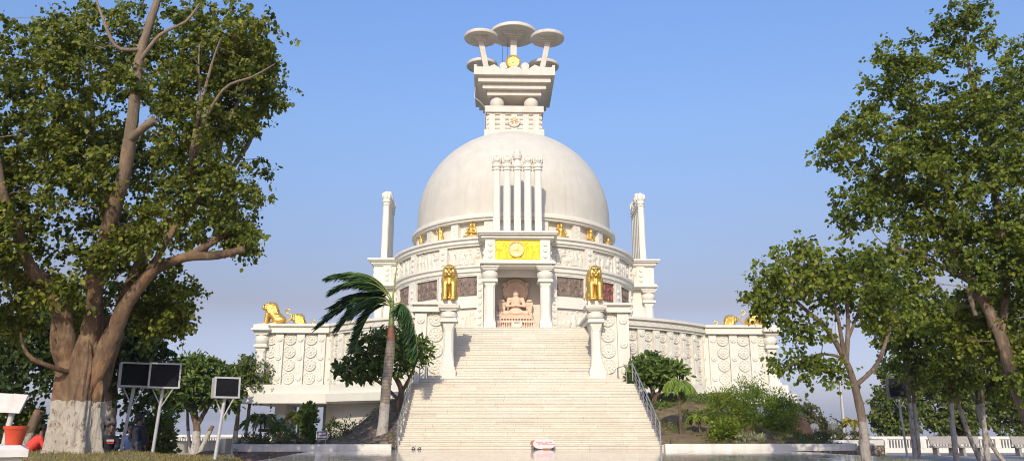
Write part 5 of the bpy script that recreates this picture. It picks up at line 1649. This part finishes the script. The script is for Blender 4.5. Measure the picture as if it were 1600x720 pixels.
tree('thin_tree', 'thin leaning tree with few leaves left of the frangipani trunk', 'tree', [
    S_((-17.9, 44, 0, .1), (-18.2, 44, 1.4, .085), (-18.4, 44, 3.2, .05)), S_((-19.4, 44.5, 0, .07), (-19.5, 44.5, 1.6, .06), (-19.4, 44.5, 3, .04))],
    [((-18.9, 44, 3.0), (1.2, .8, .8), 40), ((-19.3, 44.3, 1.9), (.35, .35, .3), 8)], dict(per=40, spread=.35, size=.15, mat=M['lf_dark']), M['bk_low'], seed=10)

tree('peepal_tree', 'tall leafy tree rising above everything at the right edge', 'tree', [
    S_((12.9, 20, 0, .24), (12.3, 20, 1.85, .18), (11.91, 20, 3.82, .15), (11.43, 20, 5.19, .13), (11.28, 20.3, 5.96, .11), (10.78, 20.5, 7.29, .085), (9.96, 20.5, 8.04, .06)),
    S_((11.91, 20, 3.7, .11), (12.5, 20.2, 5.4, .10), (12.7, 20.4, 8.3, .08), (12.4, 20.2, 10.8, .05), (12.2, 19.8, 12.7, .03)),
    S_((12.3, 20, 1.9, .12), (13.4, 20.4, 4.2, .11), (14.4, 20.6, 6.8, .1), (14.6, 20.6, 9.4, .06), (14.4, 20.4, 11.6, .03)),
    S_((11.6, 20, 4.6, .1), (11.0, 19.5, 4.9, .08), (11.0, 19.4, 4.2, .05)),
    S_((11.28, 20.3, 6.0, .09), (11.2, 20.2, 8.2, .07), (10.6, 20.1, 10.4, .04)), S_((11.5, 20, 5.1, .07), (10.1, 19.8, 5.8, .05), (9, 19.8, 6.2, .03))],
    [((12.4, 20, 10.3), (2.1, 2.1, 2.5), 170), ((9.9, 20, 9.0), (1.7, 1.8, 1.8), 110), ((14.7, 20, 9.0), (1.9, 2.0, 2.8), 130), ((11.2, 20.2, 6.6), (2.4, 1.8, 1.4), 110), ((13.4, 20.5, 5.0), (1.8, 1.6, 1.3), 85),
     ((10.2, 20, 11.3), (1.0, 1.1, 1.2), 45), ((9.4, 20.4, 5.4), (1.2, 1.2, .9), 50), ((8.4, 20, 9.0), (.7, .9, .7), 22), ((12.2, 20, 12.9), (.9, .9, .6), 22), ((8.6, 20.1, 7.2), (.8, .9, .7), 24), ((11.4, 20.8, 4.3), (1.4, 1.0, .7), 50), ((13.6, 19.4, 3.6), (1.4, 1.0, 1.1), 75), ((12.0, 19, 5.6), (1.6, .7, 1.0), 50), ((12.4, 18.8, 8), (1.6, .8, 1.5), 60), ((13.6, 20.6, 6.8), (1.7, 1.2, 1.2), 60), ((10.6, 20.8, 7.8), (1.6, 1, 1.2), 45), ((11.6, 20.8, 9.2), (1.8, 1, 1.5), 50), ((12.2, 19.2, 2.7), (.9, .7, .5), 22), ((13.4, 19.3, 2.9), (1.0, .8, .6), 40), ((14.3, 20.2, 4.4), (1.2, .9, .9), 45), ((14.0, 19.4, 2.2), (.9, .7, .6), 32), ((12.0, 20.6, 3.6), (1.1, .8, .6), 36)],
    dict(per=66, spread=.38, size=.110, mat=M['lf_right'], wind=(-.25, 0, 0)), M['bk_right'], seed=12, base=(12.9, 20, 0))

tree('young_peepal', 'young forked tree with slim pale trunk in front of the right pavilion', 'tree', [
    S_((6.6, 17, 0, .135), (6.6, 17, .75, .112), (6.6, 17, 1.5, .092), (6.52, 17, 2.3, .08), (6.36, 17, 2.86, .06), (6.05, 17, 3.5, .055), (5.4, 17, 4.15, .035)),
    S_((6.38, 17, 2.8, .06), (6.53, 17, 3.74, .045), (6.5, 17, 4.9, .025)), S_((6.52, 17, 2.3, .055), (7.1, 17, 2.8, .045), (7.6, 17, 3.9, .025)), S_((6.36, 17, 2.86, .05), (6.2, 16.8, 3.9, .035), (5.9, 16.8, 5.0, .02)),
    S_((6.3, 17, 2.9, .035), (5.9, 17.1, 3.0, .025), (5.2, 17, 2.75, .015)), S_((6.3, 17, 2.95, .04), (6.9, 17.2, 4.0, .03), (7.2, 17.3, 5.0, .02))],
    [((5.7, 17, 4.75), (1.25, 1.0, .85), 92), ((6.9, 17, 4.7), (1.0, 1.0, 1.0), 70), ((7.6, 17.2, 3.9), (.7, .7, .7), 34), ((5.4, 17, 2.75), (.85, .4, .25), 18), ((4.75, 17, 4.2), (.5, .5, .5), 24), ((5.5, 17, 3.5), (.6, .5, .3), 14), ((5.9, 17, 2.55), (.5, .35, .3), 10)],
    dict(per=34, spread=.33, size=.105, mat=M['lf_right'], wind=(-.2, 0, 0)), M['bk_young'], seed=17, twig=.010)

slim = [('slim tree with whitewashed twin trunks right of the dark floodlight', [S_((14.07, 29, 0, .09), (14.1, 29, 1.6, .075), (14.15, 29, 3.1, .065), (14.4, 29, 5, .05)), S_((14.3, 29.2, 0, .08), (14.4, 29.2, 2, .07), (14.35, 29.2, 4.2, .04))], [((14.3, 29, 5.3), (1.6, 1.2, 1.5), 95), ((14.9, 29, 3.7), (1.3, 1, .8), 55)]),
        ('slim whitewashed tree standing in front of the stone benches', [S_((15.6, 29, 0, .105), (15.62, 29, 1.4, .09), (15.72, 29, 2.6, .075), (15.9, 29, 5, .05))], [((16.0, 29, 5.2), (1.7, 1.2, 1.6), 100), ((15.9, 29, 3.3), (1.2, .9, .7), 50)]),
        ('slim tree with a leaning white trunk right of the stone benches', [S_((16.75, 29, 0, .11), (16.8, 29, 1.4, .09), (16.95, 29, 3, .075), (17.2, 29, 5, .05)), S_((17.0, 29.8, 0, .09), (16.6, 29.8, 1.5, .075), (16.3, 29.8, 3.2, .05))], [((17.5, 29, 5.3), (1.7, 1.2, 1.6), 100), ((17.8, 29, 3.2), (1.4, .9, .8), 60)]),
        ('slim tree at the right edge with a trunk curving away to the right', [S_((18.7, 31, 0, .09), (18.2, 31, .9, .08), (17.9, 31, 2.2, .07), (18.2, 31, 4, .04))], [((18.9, 31, 4.9), (1.6, 1.2, 1.3), 70), ((19.6, 31, 3.0), (1.1, .9, .9), 55)])]
for i, (lab, st, lo) in enumerate(slim):
    tree('slim_tree', lab, 'tree', st, lo, dict(per=44, spread=.45, size=.14, mat=M['lf_right'], wind=(-.2, 0, 0)), M['bk_wash'], seed=20 + i, group='slim whitewashed trees at right')
back = [('sunlit tree behind the balustrade, just right of the flagpole', (27.0, 54, 0), [((27.0, 54, 3.9), (2.2, 1.8, 2.5), 170), ((26.4, 54, 1.9), (2.0, 1.2, 1.0), 80)]),
        ('sunlit bushy tree behind the balustrade above the stone benches', (30.6, 54, 0), [((30.6, 54, 3.6), (2.4, 1.8, 2.4), 170), ((30.6, 54, 1.8), (2.6, 1.3, .9), 90), ((33.4, 54, 3.2), (1.4, 1.3, 1.3), 60)]),
        ('low sunlit tree behind the balustrade at the right edge', (35.2, 54, 0), [((35.2, 54, 2.2), (2.2, 1.6, 1.5), 110)]),
        ('dark reddish tree beyond the brown rock at the far end of the right bed', (20.0, 55, 0), [((20.0, 55, 2.0), (1.7, 1.3, 1.4), 90), ((21.8, 55, 1.4), (1.1, 1, .9), 40)])]
for i, (lab, b, lo) in enumerate(back):
    tree('background_tree', lab, 'tree', [S_((b[0], b[1], -1, .2), (b[0] + .1, b[1], 1.6, .16), (b[0] - .1, b[1], 3.2, .09)), S_((b[0], b[1], 1.2, .12), (b[0] + 1.0, b[1], 2.4, .06))], lo,
         dict(per=44, spread=.5, size=.2, mat=M['lf_back'] if i < 3 else M['lf_dry'], wind=(0, 0, 0)), M['bk_brown'], seed=30 + i, group='trees beyond the right balustrade')

# -- palms
def frond(P, D, Nn, S, mb, p0, p1, p2, nl, ll, rng, blow, r=.028):
    p0, p1, p2 = Vector(p0), Vector(p1), Vector(p2)
    pts = [(1 - t) ** 2 * p0 + 2 * t * (1 - t) * p1 + t * t * p2 for t in [i / 12 for i in range(13)]]
    mb.tube(pts, [r * (1 - .8 * i / 12) for i in range(13)], 6)
    for i in range(nl):
        t = .16 + .84 * i / nl
        p = (1 - t) ** 2 * p0 + 2 * t * (1 - t) * p1 + t * t * p2
        tg = ((1 - t) * (p1 - p0) + t * (p2 - p1)).normalized()
        sd = tg.cross(Vector((0, 0, 1)))
        sd = sd.normalized() if sd.length > .01 else Vector((0, 1, 0))
        for s in (-1, 1):
            for q in range(2):
                d = tg * .55 + sd * s * .45 + Vector(blow) + Vector(rng.normal(size=3)) * .16
                P.append(tuple(p)); D.append(tuple(d)); Nn.append(tuple(Vector((0, -.5, .6)) + Vector(rng.normal(size=3)) * .4))
                S.append(ll * (.65 + .35 * math.sin(PI * min(1, t * .9 + .1))) * rng.uniform(.8, 1.15))

def palm(name, label, trunk, fronds, nl, ll, mat, blow, seed, shaft=None, spear=None, bk='bk_palm', lw=.062):
    rng = np.random.default_rng(seed)
    root = thing(name, trunk[0][:3], label, 'palm tree')
    mb = MB(); pts = []; rr = []
    for a, b in zip(trunk[:-1], trunk[1:]):
        for k in range(8):
            t = k / 8
            pts.append(Vector(a[:3]).lerp(Vector(b[:3]), t)); rr.append((a[3] + (b[3] - a[3]) * t) * (1 + .02 * (k % 2)))
    pts.append(Vector(trunk[-1][:3])); rr.append(trunk[-1][3])
    mb.tube(pts, rr, 14)
    mb.build('trunk', M[bk], root, smooth=60)
    if shaft:
        mb = MB(); mb.tube([s[:3] for s in shaft[0]], [s[3] for s in shaft[0]], 12); mb.build('sheath', M['sheath'], root, smooth=60)
        mb = MB(); mb.tube([s[:3] for s in shaft[1]], [s[3] for s in shaft[1]], 12); mb.build('crownshaft', M['greenstem'], root, smooth=60)
    if spear:
        mb = MB(); mb.tube([s[:3] for s in spear], [s[3] for s in spear], 6); mb.build('spear_leaf', M['limestem'], root, smooth=60)
    T = (LANCE[0] * np.array([1, lw / .16, 1]), LANCE[1])
    for f in fronds:
        P, D, Nn, S = [], [], [], []
        mb = MB(); frond(P, D, Nn, S, mb, *f, nl, ll, rng, blow)
        s = mb.build('frond', M['limestem'], root, smooth=60)
        leaves('leaflets', P, D, Nn, np.array(S), np.clip(rng.normal(.5, .22, len(S)), 0, 1), mat, T, s)
    return root
M['sheath'] = mottled('reddish_sheath', (.15, .06, .035), (.26, .11, .065), 6, .7)
M['greenstem'] = mottled('green_stem', (.10, .14, .045), (.17, .21, .07), 6, .5)
M['limestem'] = mottled('lime_stem', (.20, .22, .05), (.30, .31, .08), 6, .5)
KP = 32.2 / 28.5
pp = lambda x, y, z: (-1.4 + (x + 1.4) * KP, y * KP, 1.4 + (z - 1.4) * KP)
O = Vector(pp(-5.2, 28.5, 5.95))
q = lambda dx, dz, dy=0: (O.x + dx * KP, O.y + dy, O.z + dz * KP)
tp = lambda *pts: [pp(a, b, c) + (r * KP,) for a, b, c, r in pts]
palm('palm_tree', 'wind blown palm with grey trunk in front of the left stair bank', tp((-5.42, 28.5, .4, .27), (-5.41, 28.5, .8, .235), (-5.35, 28.5, 1.6, .185), (-5.3, 28.5, 2.9, .175), (-5.22, 28.5, 4.0, .185), (-5.19, 28.5, 4.55, .15)),
     [(q(0, -.1), q(-.7, 1.45), q(-2.35, .95)), (q(0, 0, -.1), q(-.9, 1.25, -.3), q(-2.1, .35, -.3)), (q(0, -.15), q(-1.1, .75, .3), q(-2.7, -.85, .4)), (q(0, -.2, -.1), q(-1.0, .35, -.4), q(-1.8, -1.05, -.5)),
      (q(0, -.2), q(-.8, .3), q(-1.3, -1.8)), (q(.05, -.1), q(.8, .3, .1), q(1.0, -2.0, .2)), (q(0, 0, .1), q(-.5, 1.2, .5), q(-1.7, 1.25, .8)), (q(0, -.1, .2), q(-.8, .9, .3), q(-2.2, -.1, .5)), (q(0, -.15, -.1), q(-.5, .5, -.5), q(-1.2, -.6, -.9))],
     92, .80, M['lf_palm'], (-.85, 0, -.5), 41,
     (tp((-5.19, 28.5, 4.5, .155), (-5.2, 28.5, 4.9, .13), (-5.2, 28.5, 5.1, .11)), tp((-5.2, 28.5, 5.05, .115), (-5.2, 28.5, 5.6, .095), (-5.2, 28.5, 6.0, .075))),
     tp((-5.2, 28.5, 5.9, .045), (-5.13, 28.5, 6.8, .03), (-5.05, 28.5, 7.65, .006)))
def small_palm(label, x, y, z, h, r, n, mat, seed, ll=.3, nl=22, blow=(0, 0, -.25), bk='bk_brown', tr=.05):
    rnd = random.Random(seed); f = []
    for k in range(n):
        a = 2 * PI * k / n + rnd.uniform(-.3, .3); e = r * rnd.uniform(.8, 1.1); up = rnd.uniform(.2, .55) * r
        o = Vector((x, y, z + h))
        f.append((tuple(o), (o.x + math.cos(a) * e * .5, o.y + math.sin(a) * e * .5, o.z + up * 1.6), (o.x + math.cos(a) * e, o.y + math.sin(a) * e, o.z - rnd.uniform(.0, .5) * r)))
    return palm('small_palm', label, [(x, y, z - .2, tr), (x + .03, y, z + h * .5, tr * .8), (x, y, z + h, tr * .75)], f, nl, ll, mat, blow, seed, bk=bk, lw=.1)
small_palm('small feathery palm at the left end of the left garden bed', -10.75, 32, .7, .95, .75, 9, M['lf_back'], 51)
small_palm('yellowing small palm beside the conical shrub under the left wing', -9.55, 33.2, .7, 1.15, .6, 7, M['lf_yellow'], 52)
small_palm('drooping small palm with slender grey trunk on the right bank', 6.42, 33.0, .8, 2.35, .72, 14, M['lf_green'], 53, .4, 26, (0, 0, -1.0), 'bk_brown', .075)
small_palm('yellow leaved small palm in the middle of the right bank', 7.2, 33.0, .8, .95, .5, 6, M['lf_lime'], 54, .28)
small_palm('bright yellow plant by the tall domed lamp at right', 18.05, 42.4, .65, 1.0, .6, 7, M['lf_yellow'], 55, .34)

tree('plumeria_tree', 'dark green large leaved tree behind the palm left of the stairs', 'tree', [
    S_((-5.55, 35, 1.6, .17), (-5.62, 35, 2.3, .15), (-5.5, 35, 3.0, .13), (-5.9, 35, 3.7, .09), (-6.5, 35, 4.4, .05)), S_((-5.5, 35, 2.9, .1), (-5.1, 35, 3.7, .07), (-4.9, 35, 4.4, .04)), S_((-5.6, 35, 2.6, .08), (-6.4, 34.8, 3.3, .06), (-7.4, 34.8, 3.8, .04))],
    [((-6.2, 35, 4.6), (1.6, 1.2, 1.15), 150), ((-7.5, 35, 3.9), (.95, .9, .6), 50), ((-5.0, 35, 4.7), (.75, .8, .8), 45)], rosette_leaf(M['lf_plum'], .30, 22, .2), M['bk_brown'], seed=61)
tree('plumeria_tree', 'round dark green large leaved tree behind the right handrail', 'tree', [
    S_((6.26, 37.5, 2.0, .14), (6.3, 37.5, 2.8, .12), (6.1, 37.5, 3.5, .08)), S_((6.3, 37.5, 2.7, .09), (6.9, 37.5, 3.6, .06))],
    [((6.2, 37.5, 4.1), (1.25, 1.1, .85), 140), ((7.2, 37.4, 3.8), (.75, .8, .6), 45), ((5.4, 37.4, 3.6), (.5, .6, .5), 24)], rosette_leaf(M['lf_plum'], .29, 22, .18), M['bk_brown'], seed=62)

# -- shrubs
NEEDLE = (LANCE[0] * np.array([1, .45, 1]), LANCE[1])
bush('shrub', 'conical dense shrub left of the small navy sign', (-8.85, 32, 1.45), (.36, .36, .85), 2300, .12, M['lf_plum'], 70, ground=.65, tpl=HEART)
bush('shrub', 'rounded green shrub in front of the domed lamps at left', (-9.85, 31.8, 1.15), (.5, .45, .55), 1500, .12, M['lf_plum'], 71, ground=.65)
bush('shrub', 'small bright shrub right of the conical shrub', (-8.2, 33.6, 1.2), (.4, .35, .55), 800, .13, M['lf_lime'], 72, ground=.7)
bush('shrub', 'loose pale shrub at the foot of the curved white wall', (-7.7, 34.4, 1.35), (.4, .35, .5), 420, .13, M['lf_dry'], 73, ground=.8, hollow=.1)
bush('shrub', 'low spreading grey green shrub at the left end of the bed', (-10.7, 31.2, .85), (.65, .5, .3), 1100, .13, M['lf_dry'], 74, ground=.62)
bush('shrub', 'low spreading shrub between the rounded and conical shrubs', (-9.3, 31.2, .85), (.6, .4, .32), 900, .13, M['lf_dry'], 75, ground=.62)
bush('shrub', 'feathery tall shrub at the left of the big shrub mass on the right bank', (8.75, 34.3, 1.95), (1.0, .9, 1.2), 6500, .12, M['lf_lime'], 76, tpl=LANCE, hollow=.45, ground=.7, upd=.45, outward=.6)
bush('shrub', 'feathery dark tall shrub in the middle of the big shrub mass on the right bank', (10.1, 34.4, 2.1), (1.05, .9, 1.35), 7500, .12, M['lf_green'], 77, tpl=LANCE, hollow=.45, ground=.7, upd=.45, outward=.6)
bush('shrub', 'feathery shrub at the right of the big shrub mass next to the brown rock', (10.95, 33.7, 1.75), (.8, .8, 1.1), 6000, .12, M['lf_green'], 78, tpl=LANCE, hollow=.45, ground=.6, upd=.45, outward=.6)
bush('shrub', 'round yellow green clipped shrub in front of the feathery shrubs', (8.1, 32.3, 1.2), (.58, .5, .5), 2200, .1, M['lf_lime'], 79, ground=.7, tpl=HEART)
bush('shrub', 'pale variegated low shrub by the right kerb', (8.85, 31.7, .88), (.65, .35, .28), 800, .12, M['lf_varieg'], 80, ground=.65)
bush('shrub', 'low grey green shrub below the brown rock', (11.9, 32.4, .95), (.6, .45, .3), 1000, .12, M['lf_dry'], 81, ground=.66)
bush('shrub', 'low shrub beside the low domed lamp', (16.35, 41.2, .95), (.45, .4, .35), 600, .13, M['lf_dry'], 82, ground=.66)
bush('shrub', 'low pale green shrub in front of the tall domed lamp', (17.3, 41.0, .9), (.9, .4, .3), 1100, .14, M['lf_dry'], 83, ground=.66)
bush('shrub', 'dense round bush behind the standing young man', (-13.5, 28.2, .95), (.85, .8, .95), 2900, .15, M['lf_back'], 84, ground=.0, tpl=HEART)
bush('shrub', 'sunlit leafy bush behind the red flower pot', (-18.2, 27.6, 1.35), (1.3, .8, 1.0), 3600, .16, M['lf_back'], 85, ground=0, tpl=HEART)
bush('shrub', 'small leafy bush between the pot and the red shirted person', (-15.6, 27.9, 1.3), (.8, .6, .9), 1700, .15, M['lf_back'], 86, ground=0, tpl=HEART)
bush('shrub', 'leafy creeper at the lower right edge in front of the bench', (23.6, 34.5, 1.3), (.9, .7, 1.5), 1900, .17, M['lf_right'], 87, ground=0, tpl=HEART, hollow=.2)
def stump():
    root = thing('cut_trunk', (-16.75, 26.6, 0), 'pale leaning cut tree trunk beside the red flower pot', 'tree stump')
    MB().tube([(-16.95, 26.6, -.1), (-16.8, 26.6, 1.0), (-16.5, 26.6, 1.95)], [.2, .17, .16], 10).build('trunk', M['bk_low'], root, smooth=50)
    MB().tube([(-16.54, 26.6, 1.85), (-16.5, 26.6, 1.96)], [.165, .15], 10).build('cut_face', M['wood'], root)
stump()

def cover(name, label, xr, yr, zf, n, size, mat, seed, dens):
    rng = np.random.default_rng(seed)
    P = np.stack([rng.uniform(*xr, n), rng.uniform(*yr, n), np.zeros(n)], 1)
    P = P[[dens(x, y, rng) for x, y in P[:, :2]]]
    P[:, 2] = [zf(x, y) for x, y in P[:, :2]]; P[:, 2] += rng.random(len(P)) * .12; n = len(P)
    D = rng.normal(size=(n, 3)) * np.array([1, 1, .3]) + np.array([0, -.2, .5]); Nn = np.array([0, -.4, .8]) + rng.normal(size=(n, 3)) * .5
    o = leaves(name, P, D, Nn, size * (.6 + .7 * rng.random(n)), np.clip(rng.normal(.5, .22, n), 0, 1), mat, LANCE, None)
    o['kind'] = 'stuff'; o['label'] = label; o['category'] = 'plants'
cl = lambda x, y: math.sin(x * 2.1 + 1) * math.sin(y * 1.9) + .5 * math.sin(x * 5.3) * math.sin(y * 4.7 + 1)
cover('ground_cover', 'green creeping plants along the top of the right bank', (5.5, 12.5), (35.5, 41), zright, 9000, .16, M['lf_plum'], 90, lambda x, y, r: cl(x, y) + (y - 36.5) * .35 + r.normal() * .3 > .2)
cover('weeds', 'sparse dry weeds scattered over both banks beside the stairs', (5.5, 12.5), (31.2, 36.5), zright, 11000, .13, M['lf_back'], 91, lambda x, y, r: cl(x, y) + r.normal() * .3 + (x - 8) * .06 > .3)
cover('weeds', 'sparse weeds growing on the stone pitched left bank', (-11, -5.5), (30.8, 39), zleft, 5200, .12, M['lf_back'], 92, lambda x, y, r: cl(x, y) + r.normal() * .3 + (y - 34) * .12 > .5)

# ------------------------------------------------------------------ light, sky, camera
ELEV, AZ = 30.0, 8.0           # the sun stands low behind the viewer, a little to the left
d = Vector((math.sin(RAD(AZ)) * math.cos(RAD(ELEV)), math.cos(RAD(AZ)) * math.cos(RAD(ELEV)), -math.sin(RAD(ELEV))))
sl = bpy.data.lights.new('sun', 'SUN'); sl.energy = 2.32; sl.angle = RAD(.53); sl.color = (1, .90, .71)
so = bpy.data.objects.new('sun', sl); COL.objects.link(so); so.rotation_euler = d.to_track_quat('-Z', 'Y').to_euler(); so.location = (0, -20, 40)
w = bpy.data.worlds.new('World'); sc.world = w; w.use_nodes = True
nt = w.node_tree; bg = nt.nodes['Background']
sky = nt.nodes.new('ShaderNodeTexSky'); sky.sky_type = 'NISHITA'; sky.sun_disc = False
sky.sun_elevation = RAD(ELEV); sky.sun_rotation = RAD(180 + AZ); sky.air_density = 1.5; sky.dust_density = 2.0; sky.ozone_density = 6.0; sky.altitude = 60
# a hazy tropical sky: the dust layer near the horizon tints the clear-air colours
tc = nt.nodes.new('ShaderNodeTexCoord'); sp = nt.nodes.new('ShaderNodeSeparateXYZ'); nt.links.new(tc.outputs['Generated'], sp.inputs[0])
hz = ramp(nt, sp.outputs['Z'], [(0, (.74, .77, 1.30)), (.038, (.70, .69, 1.05)), (.151, (.64, .45, .475)), (.375, (.86, .78, .84)), (.517, (.90, .88, 1.02))])
nt.links.new(mixc(nt, 1.0, sky.outputs[0], hz, 'MULTIPLY'), bg.inputs[0]); bg.inputs[1].default_value = .15

def haze():
    mb = MB(); mb.box(-6100, 6100, -6060, 6140, -48, 37)
    m = bpy.data.materials.new('haze'); m.use_nodes = True; t = m.node_tree
    for n in list(t.nodes):
        if n.type != 'OUTPUT_MATERIAL': t.nodes.remove(n)
    v = t.nodes.new('ShaderNodeVolumePrincipled'); v.inputs['Color'].default_value = (.86, .88, .95, 1); v.inputs['Density'].default_value = .00022
    t.links.new(v.outputs[0], [n for n in t.nodes if n.type == 'OUTPUT_MATERIAL'][0].inputs['Volume'])
    o = mb.build('haze', m); o['kind'] = 'stuff'; o['label'] = 'thin pale haze over the far plain'; o['category'] = 'haze'
haze()
cam = bpy.data.cameras.new('camera'); cam.sensor_width = 36; cam.lens = 27; cam.clip_end = 20000; cam.clip_start = .1
co = bpy.data.objects.new('camera', cam); COL.objects.link(co)
co.location = (-1.4, 0, 1.4)
co.rotation_euler = (PI / 2 + math.atan(308 / 1200), 0, -math.atan(28 / 1200))
sc.camera = co
sc.render.engine = 'CYCLES'
sc.cycles.use_denoising = True
try: sc.cycles.denoiser = 'OPENIMAGEDENOISE'
except Exception: pass
sc.cycles.filter_width = 1.05; sc.cycles.max_bounces = 6; sc.cycles.diffuse_bounces = 3; sc.cycles.transparent_max_bounces = 12
sc.view_settings.view_transform = 'Standard'; sc.view_settings.look = 'None'; sc.view_settings.gamma = 1; sc.view_settings.exposure = .6
sc.view_settings.use_curve_mapping = False
